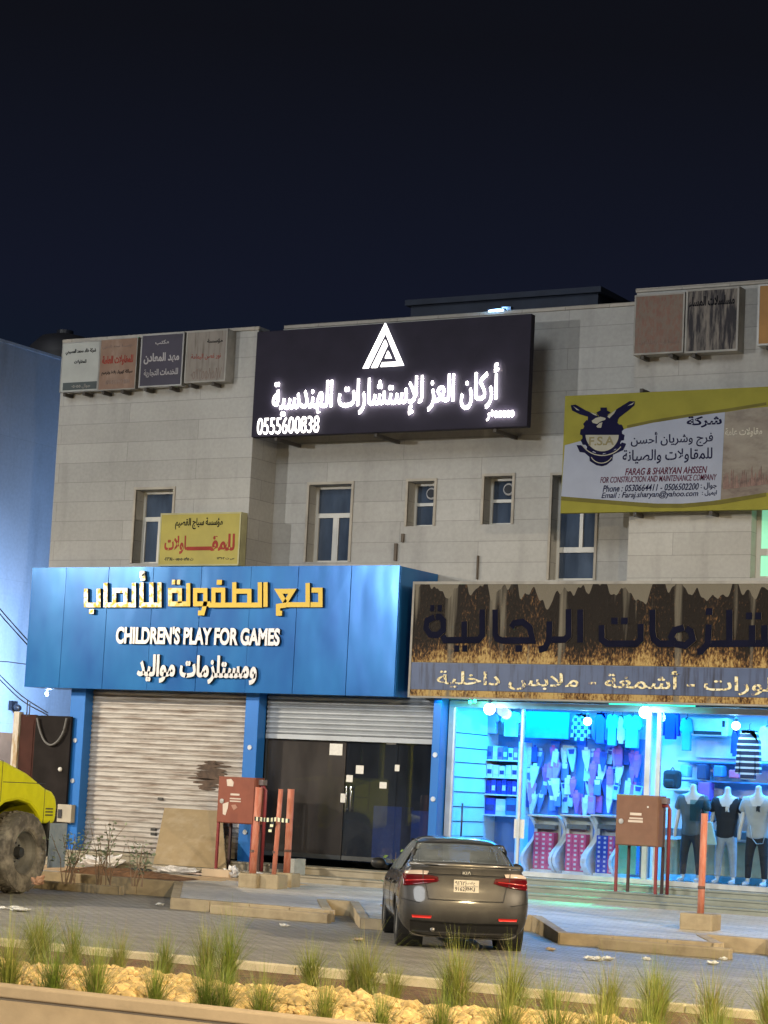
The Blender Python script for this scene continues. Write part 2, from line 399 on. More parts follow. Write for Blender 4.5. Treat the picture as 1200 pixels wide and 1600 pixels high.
for x0, x1, lv in ((-28.3, -20.0, ((-1.25, .46), (-.62, .60))), (-19.998, -5, ((-1.25, .44), (-.9, .56), (-.5, .67)))):
    zb = .2; st = MB()
    for k, (y, z) in enumerate(lv):
        yb = lv[k+1][0]+.02 if k+1 < len(lv) else .05
        st.box(x0, x1, y, yb, zb, z-.035); st.box(x0-.0, x1, y-.018, yb, z-.035, z)
    st.build('steps', STEPM if x0 < -25 else STEPG, kind='structure', bevel=.006)
# planter in the median
PY0, PY1 = -22.95, -17.9
MB().box(-60, 30, PY0+.12, PY1-.1, -.02, .27).build('planter_soil', SOIL, kind='structure')
PW = streak_mat('planter_render', (.50, .40, .28), (.36, .28, .19), (1, 1, 2), .5, .8, .5, .85, bump=.15)
pw = MB(); pw.box(-60, 30, PY0-.02, PY0+.13, -.02, .36); pw.box(-60, 30, PY0-.045, PY0+.15, .36, .45)
pw.build('planter_wall', PW, bevel=.012, label='low beige rendered planter wall along the bottom edge', cat='planter wall')
fk = MB()
for k in range(110):
    x = -62+k*.8; fk.box(x+.006, x+.794, PY1-.1, PY1+.06, -.02, .345+.008*math.sin(k*7.1))
fk.build('planter_kerb', streak_mat('planter_kerb_concrete', (.66, .58, .40), (.30, .25, .17), (2, 2, 2), .5, .75, .6, .8), kind='structure', bevel=.01)
# yellow crushed rock laid in a strip: nobody could count it
rk = MB(); rng = random.Random(3)
import itertools
def rock(mb, c, r):
    bm = bmesh.new(); bmesh.ops.create_icosphere(bm, subdivisions=1, radius=r)
    q = Matrix.Rotation(rng.random()*6, 3, 'Z') @ Matrix.Rotation(rng.random()*6, 3, 'X'); s = (1, rng.uniform(.7, 1), rng.uniform(.55, .8))
    o = len(mb.v)
    for v in bm.verts:
        p = q @ (v.co*rng.uniform(.8, 1.15)); mb.v.append((c[0]+p.x*s[0], c[1]+p.y*s[1], c[2]+p.z*s[2]))
    for f in bm.faces: mb.f.append(tuple(v.index+o for v in f.verts)); mb.mi.append(0)
    bm.free()
for k in range(9000):
    x = rng.uniform(-16, -3); y = rng.gauss(0, 1)
    y = rng.uniform(-21.7, -20.2)
    hgt = .28+.10*max(0, 1-((y+20.95)/.8)**2)+.025*math.sin(x*3.1)
    rock(rk, (x, y, hgt+rng.uniform(-.02, .03)), rng.choice((.02, .025, .028, .035, .035, .045, .06, .075))*rng.uniform(.8, 1.2))
bed = []
for i in range(60):
    for j in range(7):
        x = -17+i*.25; y = -21.75+j*.26; rk.v.append((x, y, .262+.09*max(0, 1-((y+20.95)/.8)**2)+.02*math.sin(x*3.1)))
o = len(rk.v)-420
for i in range(59):
    for j in range(6): rk.f.append((o+i*7+j, o+(i+1)*7+j, o+(i+1)*7+j+1, o+i*7+j+1)); rk.mi.append(0)
rk.build('crushed_rock', M('yellow_rock', (.58, .42, .19), .9, sc=9, var=.5, bump=.8, bsc=30), kind='stuff', label='strip of pale yellow crushed rock between the two grass rows', cat='rocks')
PIPE = M('black_pipe', (.015, .015, .017), .5)
for y, nm in ((-21.83, 'black drip irrigation pipe lying in front of the yellow rocks'), (-20.05, 'black drip irrigation pipe lying behind the yellow rocks')):
    MB().tube([(-24+i*.4, y+.05*math.sin(i*1.7)+.03*math.sin(i*.61), .305+.012*math.sin(i*2.3)) for i in range(60)], .018, 6).build('drip_pipe', PIPE, smooth=True, label=nm, cat='pipe')
# ================================================================== BUILDINGS
STONE = stone_mat('beige_stone_cladding', (.43, .432, .42), .4, 3.4, .007, .07)
def wall(x0, x1, z0, z1, Y, holes=(), dep=.32, th=.35):
    mb = MB(); xs = sorted({x0, x1, *[h[0] for h in holes], *[h[1] for h in holes]}); zs = sorted({z0, z1, *[h[2] for h in holes], *[h[3] for h in holes]})
    for i in range(len(xs)-1):
        for j in range(len(zs)-1):
            cx, cz = (xs[i]+xs[i+1])/2, (zs[j]+zs[j+1])/2
            if any(h[0] < cx < h[1] and h[2] < cz < h[3] for h in holes): continue
            mb.quad((xs[i], Y, zs[j]), (xs[i+1], Y, zs[j]), (xs[i+1], Y, zs[j+1]), (xs[i], Y, zs[j+1]))
    for a, b, c, d in holes:
        y2 = Y+dep
        mb.quad((a, Y, c), (a, Y, d), (a, y2, d), (a, y2, c)); mb.quad((b, Y, d), (b, Y, c), (b, y2, c), (b, y2, d))
        mb.quad((a, Y, d), (b, Y, d), (b, y2, d), (a, y2, d)); mb.quad((b, Y, c), (a, Y, c), (a, y2, c), (b, y2, c))
    mb.quad((x0, Y, z1), (x1, Y, z1), (x1, Y+th, z1), (x0, Y+th, z1)); mb.quad((x0, Y+th, z1-1.0), (x0, Y+th, z1), (x1, Y+th, z1), (x1, Y+th, z1-1.0))
    return mb
B = thing('commercial_building', 'two storey beige stone building with signs above two shops', 'building', (-20, 5, 0))
XL, XA, XB, XR = -29.0, -24.2, -16.15, -9.0
w_left = R(210, 268, 765, 880, 0.0)
w_mid = R(481, 547, 757, 878, YC)
w_s1, w_s2 = R(637, 678, 752, 822, YC), R(756, 800, 744, 819, YC)
w_fsa = R(861, 930, 742, 906, YC)
w_lit = R(1174, 1262, 745, 903, 0.0)
lo = 6.0
m1 = wall(XL, XA, 3.85, 10.93, 0, [(w_left[0], w_left[1], w_left[2], w_left[3])])
m1.quad((XL, 14, 3.85), (XL, 0, 3.85), (XL, 0, 10.93), (XL, 14, 10.93)); m1.quad((XA, 0, 3.85), (XA, YC, 3.85), (XA, YC, 10.93), (XA, 0, 10.93))
m1.build('wall', STONE, B)
m2 = wall(XA, XB, 3.85, 11.13, YC, [w_mid, w_s1, w_s2, w_fsa]); m2.build('wall', STONE, B)
m3 = wall(XB, XR, 3.85, 11.15, 0, [w_lit]); m3.quad((XB, YC, 3.85), (XB, 0, 3.85), (XB, 0, 11.15), (XB, YC, 11.15))
m3.quad((XR, 0, 0), (XR, 14, 0), (XR, 14, 11.15), (XR, 0, 11.15)); m3.build('wall', STONE, B)
MB().box(XL+.02, XR-.02, 1.3, 14, 10.0, 10.1).box(XL, XR, 13.9, 14, 0, 10.9).build('roof', M('roof_screed', (.3, .29, .27), .9), B)
cp = MB()
for x0, x1, y, z in ((XL-.02, XA+.02, 0, 10.93), (XA+.021, XB-.021, YC, 11.13), (XB-.02, XR, 0, 11.15)):
    cp.box(x0, x1, y-.025, y+.37, z+.003, z+.075)
cp.build('coping', stone_mat('pale_coping_stone', (.46, .43, .38), .4, .9), B, bevel=.01)
FRAME = M('white_window_frame', (.50, .50, .47), .4, var=.06)
PANE = glass('dark_window_glass', (.10, .15, .22), .06, dust=.42, dustcol=(.16, .22, .33))
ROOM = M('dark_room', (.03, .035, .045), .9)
def window(r, Y, style, dep=.27):
    x0, x1, z0, z1 = r; y = Y+dep; W_, H_ = x1-x0, z1-z0; f = .055
    fr = MB(); fr.box(x0, x0+f, y, y+.06, z0, z1); fr.box(x1-f, x1, y, y+.06, z0, z1); fr.box(x0+f, x1-f, y, y+.06, z1-f, z1); fr.box(x0+f, x1-f, y, y+.06, z0, z0+f)
    pn = MB(); pn.box(x0+f, x1-f, y+.03, y+.034, z0+f, z1-f)
    bars = MB()
    if style == 'tall':
        zt = z0+H_*.62; xm = (x0+x1)/2
        bars.box(x0+f, x1-f, y-.004, y+.062, zt-.045, zt+.045)
        bars.box(xm-.035, xm+.035, y-.006, y+.058, z0+f, zt-.045)
        for xa, xb in ((x0+f, xm-.035), (xm+.035, x1-f)):
            bars.box(xa, xa+.03, y-.002, y+.05, z0+f, zt-.045); bars.box(xb-.03, xb, y-.002, y+.05, z0+f, zt-.045)
    elif style == 'small':
        zt = z0+H_*.52; bars.box(x0+f, x1-f, y-.004, y+.062, zt-.03, zt+.03)
    else:
        zt = z0+H_*.30; bars.box(x0+f, x1-f, y-.004, y+.062, zt-.05, zt+.05); xm = x0+W_*.55; bars.box(xm-.035, xm+.035, y-.006, y+.058, zt+.05, z1-f)
    wf = fr.build('window', FRAME, B)
    bars.build('mullion', FRAME, wf)
    pn.build('pane', PANE, wf)
    rm = MB(); rm.box(x0-.01, x1+.01, y+.5, y+.52, z0, z1); rm.build('dark_backing', ROOM, wf)  # dark sheet whose colour stands in for the unlit room
    MB().box(x0-.05, x1+.05, Y-.03, Y+.02, z1+.0, z1+.05).box(x0-.05, x0-.0, Y-.025, Y+.02, z0, z1).box(x1+.0, x1+.05, Y-.025, Y+.02, z0, z1).build('window_surround', M('surround_stone', (.36, .335, .29), .8), wf)
    return wf
window(w_left, 0, 'tall'); window(w_mid, YC, 'tall')
for r in (w_s1, w_s2):
    wf = window(r, YC, 'small')
    cxf, czf = r[0]+(r[1]-r[0])*.66, r[2]+(r[3]-r[2])*.76
    MB().lathe([(.10, -.02), (.12, 0), (.10, .02)], 16, 'y', (cxf, YC+.25, czf)).build('extractor_fan', M('fan_grey', (.35, .36, .38), .5), wf)
    MB().lathe([(.001, -.03), (.085, -.028), (.085, .03)], 12, 'y', (cxf, YC+.245, czf)).build('fan_blades', ROOM, wf)
window(w_fsa, YC, 'low')
x0, x1, z0, z1 = w_lit; wf = MB().box(x0, x0+.08, .27, .33, z0, z1).box(x0+.08, x1, .27, .33, z0, z0+.06).box(x0+.08, x1, .27, .33, z0+(z1-z0)*.24, z0+(z1-z0)*.24+.12).build('window', FRAME, B)
MB().box(x0+.08, x1, .30, .304, z0+.06, z1).build('pane', emis('lit_mint_curtain', (.30, .78, .52), .62), wf)
for (a, b, c, d) in ((627, 631, 834, 847), (616, 620, 849, 876), (745, 747, 868, 905)):
    r = R(a, b, c, d, YC-.03); MB().box(r[0], r[1], YC-.05, YC-.001, r[2], r[3]).build('wall_conduit', M('rusty_conduit', (.10, .08, .06), .7), B)
# ground floor
ZF, ZT = .72, 3.78
BLUE = M('blue_painted_metal', (.020, .15, .50), .35, .25, var=.08, sc=1.2)
BOLT = M('bolt_cap', (.55, .6, .68), .3, .6)
def pillar(xl, xr, zb):
    p = MB().box(xl, xr, -.28, .0, zb, ZT+.02).build('pillar', BLUE, B, bevel=.01)
    mb = MB()
    for z in (1.15, 1.95, 2.75): mb.lathe([(.045, -.30), (.05, -.29), (.05, -.281)], 12, 'y', ((xl+xr)/2, 0, z))
    mb.build('bolt_cap', BOLT, p)
p1 = (W(108, 1130, -.28)[0], W(131, 1130, -.28)[0]); p2 = (W(382, 1130, -.28)[0], W(403, 1130, -.28)[0]); p3 = (W(675, 1150, -.28)[0], W(688, 1150, -.28)[0])
pillar(*p1, .35); pillar(*p2, .55); pillar(*p3, .6)
def slat_mat():
    n = N('roller_shutter_steel'); f = n.noise((.6, .6, 5), 2.2, 5); g = n.noise((1, 1, 1), 1.1, 4); h = n.noise((1, 1, 12), 1.3, 3)
    c = n.mix(n.ramp(f, [(.46, (0, 0, 0)), (.72, (.85,)*3)]), (.43, .41, .39), (.17, .12, .09))
    c = n.mix(n.ramp(g, [(.56, (0, 0, 0)), (.75, (.5,)*3)]), c, (.30, .27, .24)); c = n.mix(n.ramp(h, [(.54, (0, 0, 0)), (.70, (.55,)*3)]), c, (.13, .105, .09))
    n.base(c); n.b.inputs['Roughness'].default_value = .5; n.b.inputs['Metallic'].default_value = .25; return n.m
SHUT = slat_mat()
def shutter(x0, x1, z0, z1, y, m=SHUT):
    n = max(3, round((z1-z0)/.095)); prof = []
    mb = MB(); h = (z1-z0)/n; pts = []
    for i in range(n):
        for t, d in ((0, 0), (.1, .012), (.35, .03), (.6, .03), (.85, .012), (.97, 0)): pts.append((y-d, z0+(i+t)*h))
    for (ya, za), (yb, zb) in zip(pts[:-1], pts[1:]): mb.quad((x0, ya, za), (x1, ya, za), (x1, yb, zb), (x0, yb, zb))
    mb.box(x0, x1, y-.035, y+.01, z0-.09, z0-.002); return mb
sh1 = shutter(p1[1], p2[0], .71, ZT, .0).build('roller_shutter', SHUT, B, label='closed rusty beige roller shutter')
lk = MB()
for px, py in ((251, 1248), (240, 1296), (240, 1303)):
    x, z = W(px, py, -.03); MB().box(x-.06, x+.06, -.05, -.02, z-.025, z+.025).build('lock_plate', M('lock_black', (.02, .02, .02), .5), sh1)
bx = MB()
for (px, py, sx_, sz_) in ((327, 1212, .36, .29), (318, 1215, .22, .12), (345, 1205, .16, .22)):
    x, z = W(px, py, -.032)
    for k in range(9):
        v = -1+2*(k+.5)/9; wq = sx_*(1-v*v)**.5*random.uniform(.7, 1.35)
        if k % 3 != 2 or sx_ > .3: bx.prism(blob((x+random.uniform(-.07, .07), z+v*sz_), wq, sz_*.115, 22, .3), -.0345-.0007*(k % 4), -.033)
bx.build('scorch_stain', M('burnt_paint', (.065, .042, .03), .8, var=.5, sc=9), sh1)
zs2 = W(530, 1150, .0)[1]
SH2 = M('clean_shutter_steel', (.33, .36, .40), .45, .3, var=.12, sc=1.5)
shutter(p2[1]+.02, p3[0], zs2, ZT, .02).build('roller_shutter', SH2, B, label='half raised grey roller shutter above glass doors')
# glass doors of the closed shop
DG = glass('dusty_door_glass', (.50, .56, .64), .0, dust=.24, dustcol=(.19, .17, .16)); DG2 = glass('clear_door_glass', (.55, .66, .78), .03, dust=.09, dustcol=(.14, .16, .20))
DA, DB = p2[1]+.10, p3[0]-.02
xm1 = W(537, 1250, .06)[0]; xm2 = W(618, 1250, .06)[0]
JAMB = M('dark_aluminium', (.05, .055, .06), .4, .5)
dr = MB(); dr.box(DA-.1, DA-.06, .03, .12, ZF, zs2); dr.box(DB-.04, DB, .03, .12, ZF, zs2); dr.box(DA-.06, DB-.04, .03, .12, zs2-.10, zs2)
door_fr = dr.build('door_frame', JAMB, B)
for a, b in ((DA-.06, xm1-.01), (xm1+.01, xm2-.005), (xm2+.005, DB-.04)):
    d = MB().box(a, b, .07, .08, ZF+.02, zs2-.1).build('glass_door', DG if a < xm1-.3 else DG2, B)
    MB().box(a, b, .062, .088, ZF+.02, ZF+.10).build('kick_rail', JAMB, d)
    if a > xm1-.5 and a < xm1+.5:
        STEEL = M('polished_steel', (.6, .62, .65), .2, .9)
        for px in (542, 549):
            xa, za = W(px, 1229, .03); xb, zb = W(px, 1268, .03)
            MB().tube([(xa, .07, za-.05), (xa, .02, za), (xa, .02, zb), (xa, .07, zb+.05)], .014, 8).build('handle', STEEL, d, smooth=True)
PAPER = M('white_paper', (.62, .62, .6), .8, var=.1, sc=30)
for px0, px1, py0, py1 in ((515, 535, 1162, 1180), (604, 619, 1152, 1163), (617, 624, 1195, 1205), (593, 604, 1222, 1232), (556, 568, 1196, 1209), (532, 541, 1240, 1254), (541, 551, 1211, 1222)):
    r = R(px0, px1, py0, py1, .06); MB().box(r[0], r[1], .060, .064, r[2], r[3]).build('sticker', PAPER, B)
chk = MB(); r = R(405, 411, 1148, 1215, -.02)
for i in range(7):
    za = r[2]+(r[3]-r[2])*i/7; chk.k = i % 2; chk.box(r[0], r[1], -.03, -.01, za+.002, r[2]+(r[3]-r[2])*(i+1)/7)
chk.k = 0; chk.build('door_edge_strip', [PAPER, JAMB], B)
# rooms behind the fronts
INW = M('shop_wall_white', (.62, .66, .68), .6, var=.05)
INF = M('shop_floor_tile', (.45, .45, .44), .3, var=.1)
BACKW = 2.1
XS0, XS1 = p3[1]+.02, -9.2
rm = MB(); rm.quad((XS0, BACKW, ZF), (XS1, BACKW, ZF), (XS1, BACKW, ZT), (XS0, BACKW, ZT)); rm.quad((XS0, .05, ZF), (XS0, BACKW, ZF), (XS0, BACKW, ZT), (XS0, .05, ZT))
rm.quad((XS1, .05, ZF), (XS1, BACKW, ZF), (XS1, BACKW, ZT), (XS1, .05, ZT)); rm.quad((XS0, .0, ZT-.02), (XS1, .0, ZT-.02), (XS1, BACKW, ZT-.02), (XS0, BACKW, ZT-.02))
rm.build('shop_room', INW, B)
MB().box(XS0-.3, XS1, .03, BACKW, ZF-.06, ZF+.001).build('shop_floor', INF, B)
jl = MB()
for k in range(9): jl.box(XS0+.002, XS0+.012, .25, 1.55, ZF+.3+k*.27, ZF+.315+k*.27)
jl.build('wall_panel_joint', JAMB, B)
rm = MB(); X0, X1 = p2[1], p3[0]
rm.quad((X0, 3.2, ZF), (X1, 3.2, ZF), (X1, 3.2, ZT), (X0, 3.2, ZT)); rm.quad((X0, .1, ZF), (X0, 3.2, ZF), (X0, 3.2, ZT), (X0, .1, ZT)); rm.quad((X1, .1, ZF), (X1, 3.2, ZF), (X1, 3.2, ZT), (X1, .1, ZT))
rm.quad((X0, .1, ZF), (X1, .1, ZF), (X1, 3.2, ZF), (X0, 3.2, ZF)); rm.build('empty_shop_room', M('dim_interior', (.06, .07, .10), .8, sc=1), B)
cbm = M('blue_cabinet', (.05, .11, .42), .5)
MB().box(xm2-.62, xm2-.02, .35, .8, ZF, ZF+1.05).build('cabinet', cbm, B); MB().box(xm2+.22, xm2+.85, .3, .8, ZF, ZF+1.0).build('cabinet', cbm, B)
MB().box(XL, XR, .0, .3, 3.781, 3.9).build('lintel', INW, B)
MB().box(p1[0]+.03, p1[1]-.03, .001, 13.8, 0, 3.78).build('wall', STONE, B)
# shop front glazing on the right
ALU = M('pale_aluminium', (.55, .58, .6), .35, .5)
SG = glass('shop_front_glass', (.93, .97, .99), .02)
xs = [XS0, W(812, 1250, 0)[0], W(1006, 1250, 0)[0], W(1030, 1250, 0)[0], XS1]
fr = MB(); fr.box(XS0, XS1, -.02, .04, ZT-.14, ZT-.025); fr.box(XS0, XS1, -.03, .05, ZF-.045, ZF+.045)
for x, wd in ((xs[0]+.07, .14), (xs[1], .05), (xs[2]+.05, .10), (xs[3]-.04, .08)): fr.box(x-wd/2, x+wd/2, -.024, .044, ZF+.045, ZT-.14)
shopf = fr.build('shop_front_frame', ALU, B, bevel=.006)
for a, b in ((xs[0]+.14, xs[1]-.025), (xs[1]+.025, xs[2]), (xs[3], xs[4])): MB().box(a, b, .006, .012, ZF+.045, ZT-.14).build('shop_window', SG, B)
xa, za = W(723, 1255, -.04); xb, zb = W(719, 1310, -.04)
MB().tube([(xa, -.05, zb), (xa, -.05, za)], .018, 8).build('door_handle', M('dark_handle', (.05, .06, .08), .4, .5), B, smooth=True)
r = R(802, 818, 1280, 1310, -.03); MB().box(r[0], r[1], .0, .004, r[2], r[3]).build('opening_hours_sticker', PAPER, B)
# rooftop room and floodlight behind the big sign
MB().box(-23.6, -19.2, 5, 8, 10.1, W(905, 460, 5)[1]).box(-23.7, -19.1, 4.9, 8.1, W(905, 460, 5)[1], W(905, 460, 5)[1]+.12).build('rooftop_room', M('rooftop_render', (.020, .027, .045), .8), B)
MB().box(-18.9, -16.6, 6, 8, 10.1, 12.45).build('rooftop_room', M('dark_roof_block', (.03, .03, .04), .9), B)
# neighbour on the left with its alley gate
NB = thing('neighbouring_building', 'pale blue washed side wall of the next building', 'building', (-34, 5, 0))
NX = -31.5
NW = stone_mat('blue_grey_render', (.46, .53, .68), 3.1, 6, .003, .04)
zt = 11.3
nb = MB(); nb.quad((NX, -2, 2.9), (NX, 16, 2.9), (NX, 16, zt), (NX, -2, zt)); nb.quad((-46, -2, 0), (NX, -2, 0), (NX, -2, zt), (-46, -2, zt)); nb.quad((-46, -2, zt), (NX, -2, zt), (NX, 16, zt), (-46, 16, zt))
nb.build('wall', NW, NB)
MB().box(-46, NX+.02, -2.02, 16, 0, 2.9).build('plinth', M('brown_dado', (.30, .15, .08), .85), NB)
MB().box(NX-.25, NX+.03, -2.03, 16, zt, zt+.06).build('coping', NW, NB)
# ================================================================== SIGNS
def box_sign(name, label, rect, Y, dep, frame_m, face_m, bw=.04, face_y=.006):
    x0, x1, z0, z1 = rect; t = thing(name, label, 'sign', ((x0+x1)/2, Y+dep, z0))
    b = MB(); b.box(x0, x1, Y+.012, Y+dep, z0, z1).build('cabinet', frame_m, t)
    fr = MB(); fr.box(x0, x0+bw, Y-.006, Y+.02, z0, z1); fr.box(x1-bw, x1, Y-.006, Y+.02, z0, z1); fr.box(x0+bw, x1-bw, Y-.006, Y+.02, z1-bw, z1); fr.box(x0+bw, x1-bw, Y-.006, Y+.02, z0, z0+bw)
    fr.build('frame', frame_m, t)
    MB().box(x0+bw, x1-bw, Y+.0, Y+.0115, z0+bw, z1-bw).build('face', face_m, t); return t
def brackets(t, xs, y0, y1, z):
    m = M('sign_bracket_iron', (.05, .045, .04), .7)
    for x in xs: MB().box(x-.03, x+.03, y0, y1, z-.07, z-.005).build('bracket', m, t)
SILV = M('silver_frame', (.42, .42, .41), .35, .6)
GREYF = M('weathered_white_sheet', (.26, .255, .24), .7, var=.25, sc=3)
NAVY = M('navy_vinyl', (.012, .013, .040), .7, spec=.06); BLACKV = M('black_vinyl', (.008, .008, .011), .7, spec=.06); REDV = M('faded_red_vinyl', (.26, .045, .035), .7, spec=.1)
def tx(t, s, r, Y, m, off=.02, depth=.003, sh=0., ar=True, name='lettering'): return text(t, name, s, R(*r, Y), Y-.001, m, depth, off, sh, ar)
# four panels along the top of the left wall
Y = -.30
s1 = box_sign('signboard', 'white sign panel with a dark band along its foot, on the roof edge', R(95.5, 154.5, 534, 612, Y), Y, .10, SILV, M('white_sheet_clean', (.34, .36, .35), .6, var=.1), .02)
r = R(97, 153, 597, 611, Y); MB().box(r[0]+.02, r[1]-.02, Y-.004, Y-.001, r[2]+.03, r[3]).build('band', M('dark_band', (.045, .06, .065), .6), s1)
tx(s1, 'شركة خالد محمد المسيحي', (103, 150, 545, 554), Y, BLACKV, .03); tx(s1, 'للمقاولات', (116, 135, 562, 569), Y, BLACKV, .03); tx(s1, 'جوال ٠٥٠٥٥', (112, 141, 600, 607), Y-.004, GREYF, .01)
s2 = box_sign('signboard', 'dusty tan sign panel with faded red words, on the roof edge', R(155, 213.5, 528.5, 609, Y), Y, .10, GREYF, streak_mat('tan_sheet', (.22, .145, .11), (.28, .21, .17), (3, 3, 1)), .02)
tx(s2, 'مؤسسة سعد الحربي', (160, 208, 538, 545), Y, M('tan_grey_vinyl', (.18, .13, .11), .7), .02); tx(s2, 'للمقاولات العامة', (160, 208, 555, 571), Y, REDV, .04)
tx(s2, 'سباكة كهرباء بلاط وترميم', (159, 207, 578, 586), Y, BLACKV, .02); tx(s2, '0545991286', (165, 203, 593, 600), Y, M('tan_grey_vinyl', (.18, .13, .11), .7), .03, ar=False)
s3 = box_sign('signboard', 'dark purple sign panel in a shiny silver frame, on the roof edge', R(219, 286, 521, 604, Y), Y, .14, SILV, M('dark_purple_sheet', (.032, .028, .050), .5, var=.2), .03)
PALEV = M('pale_grey_vinyl', (.34, .33, .34), .6)
tx(s3, 'مكتب', (243, 264, 531, 539), Y, PALEV, .02); tx(s3, 'مهد المعادن', (225, 280, 551, 568), Y, PALEV, .03); tx(s3, 'للخدمات التجارية', (225, 278, 576, 589), Y, PALEV, .02)
s4 = box_sign('signboard', 'deep grey box sign streaked with rust at its foot, beside the recess', R(290, 354, 516, 597, Y), Y, .34, GREYF, streak_mat('streaked_grey_sheet', (.23, .21, .19), (.10, .08, .07), (9, 9, .8), .5, .72, .7), .03)
tx(s4, 'مؤسسة', (324, 348, 529, 537), Y, BLACKV, .02); tx(s4, 'نور غصن اليمامة', (299, 345, 552, 562), Y, REDV, .0); tx(s4, '٠٥٩٢٥٥٨٥٨٧', (298, 346, 575, 592), Y, M('tan_grey_vinyl', (.18, .13, .11), .7), -.005)
for t, xs in ((s1, (110, 140)), (s2, (170, 200)), (s3, (236, 275)), (s4, (305, 340))):
    brackets(t, [W(x, 600, -.1)[0] for x in xs], -.28, .0, t.location.z)
# big black lit sign over the recess
Y = -.08
bx0, bx1 = W(410, 600, Y)[0], W(827, 580, Y)[0]
bx0 = XA+.015
bz0, bz1 = (W(402, 682, Y)[1]+W(822, 667, Y)[1])/2, W(830, 490, Y)[1]
BS = thing('lit_sign', 'large black sign with a glowing white triangle and lettering', 'sign', ((bx0+bx1)/2, .05, bz0))
MB().box(bx0, bx1, Y, Y+.16, bz0, bz1).build('panel', M('black_sheet', (.019, .017, .031), .65, var=.15, spec=.15), BS, bevel=.01)
brackets(BS, [W(x, 680, .3)[0] for x in (445, 600, 785)], -.02, .88, bz0-.004)
LIT = emis('lit_white_acrylic', (1, .98, .95), 3.0); LITS = emis('lit_letter_side', (1, .93, .86), 26)
def lit(s, r, off, depth=.06, ar=True, sm=None): 
    return text(BS, 'lit_lettering', s, R(*r, Y), Y-.03, LIT, depth, off, 0, ar, smat=sm or LITS)
lit('أركان العز للإستشارات الهندسية', (428, 779, 577, 650), .008, .022)
lit('0555600838', (404, 500, 652, 678), -.004, .02, False, emis('lit_digit_side', (1, .95, .88), 5))
lit('٥٥٥٥٥+ر', (762, 804, 641, 657), .01, .03)
def TP(a, b): return W(390+a/2.667, 490+b/2.667, Y)
for ps in ([(572, 42), (648, 218), (552, 224), (560, 206), (622, 203), (572, 82), (500, 229), (479, 231)], [(571, 112), (580, 134), (536, 227), (514, 228)], [(583, 158), (597, 188), (571, 189)]):
    MB().prism([TP(*p) for p in ps], Y-.075, Y-.035).build('emblem', LIT, BS)
# yellow board beside the left window
Y = -.32
ys = box_sign('sign_board', 'yellow box sign with large red word, standing on the blue canopy', R(249, 375, 801, 884, Y), Y, .22, M('pale_yellow_frame', (.34, .33, .18), .6), M('yellow_sheet', (.30, .26, .035), .55, var=.12), .03)
tx(ys, 'مؤسسة سياج القصيم', (274, 348, 809, 827), Y, BLACKV, .02); tx(ys, shape_ar('للمقـ')[1:], (330, 367, 834, 861), Y, REDV, .035, ar=False); tx(ys, shape_ar('ولات')+chr(0xFE8E), (257, 293, 837, 866), Y, REDV, .035, ar=False)
r = R(292, 331, 854, 860, Y); MB().box(r[0], r[1], Y-.0042, Y-.001, r[2], r[3]).build('lettering', REDV, ys)
tx(ys, 'ت ٠٥٥٠٥٠٠٥٩٥ - ٠١٦٣٨١', (257, 302, 870, 876), Y, NAVY, .02); tx(ys, 'س ت ١١٣١٠٢', (339, 366, 870, 875), Y, NAVY, .02)
# large printed banner on the right
Y = -.35
def FP(a, b): return W(870+a/3.636, 600+b/3.636, Y)
fx0 = (FP(48, 75)[0]+FP(20, 730)[0])/2; fx1 = -10.2; fz1 = (FP(48, 72)[1]+W(1200, 603, Y)[1])/2; fz0 = (FP(20, 730)[1]+W(1200, 797, Y)[1])/2
FS = thing('printed_banner', 'wide yellow and white company banner with a navy gear emblem', 'sign', ((fx0+fx1)/2, 0, fz0))
OLIVE = M('olive_yellow_print', (.22, .21, .035), .7, var=.1, spec=.15); WHITEP = M('banner_white_print', (.275, .31, .40), .7, var=.06, spec=.15)
MB().box(fx0, fx1, Y, Y+.10, fz0, fz1).build('board', OLIVE, FS)
wb = MB(); wb.prism([FP(46, 348), FP(160, 318), FP(280, 287), FP(400, 252), FP(540, 222), FP(700, 196), FP(840, 174), FP(956, 160), FP(931, 657), FP(830, 672), FP(700, 680), FP(560, 679), FP(400, 668), FP(200, 652), FP(25, 638)], Y-.004, Y-.001)
wb.build('white_field', WHITEP, FS)
dk = MB(); DOL = M('dark_olive_print', (.12, .11, .03), .7, spec=.1); ribbon(dk, [FP(25, 650), FP(200, 664), FP(400, 680), FP(560, 692), FP(720, 692), FP(930, 672), FP(1190, 628)], .07, Y-.001, Y-.006); dk.build('dark_stripe', DOL, FS); dk = MB(); ribbon(dk, [FP(400, 243), FP(540, 213), FP(700, 187), FP(956, 150), FP(1190, 112)], .05, Y-.001, Y-.006)
dk.build('dark_stripe', DOL, FS)  # both dark olive stripes belong to the banner's print
ph = MB(); q = W(1290, 620, Y); q2 = W(1290, 770, Y)
ph.prism([FP(957, 160), FP(1100, 138), (fx1-.02, q[1]), (fx1-.02, q2[1]), FP(1190, 618), FP(932, 657)], Y-.0035, Y-.001)
pn_ = N('printed_photo'); f1 = pn_.noise((1.2, 1, 2.5), 1.5, 6, .7); f2 = pn_.noise((.4, 1, 1.8), 1, 3)
pn_.base(pn_.mix(.5, pn_.ramp(f1, [(.35, (.08, .06, .05)), (.5, (.19, .17, .14)), (.65, (.24, .225, .19))]), pn_.ramp(f2, [(.4, (.10, .065, .055)), (.6, (.24, .225, .19))]))); pn_.b.inputs['Roughness'].default_value = .6
ph.build('photo_field', pn_.m, FS)
ct = MB(); rr = random.Random(5)
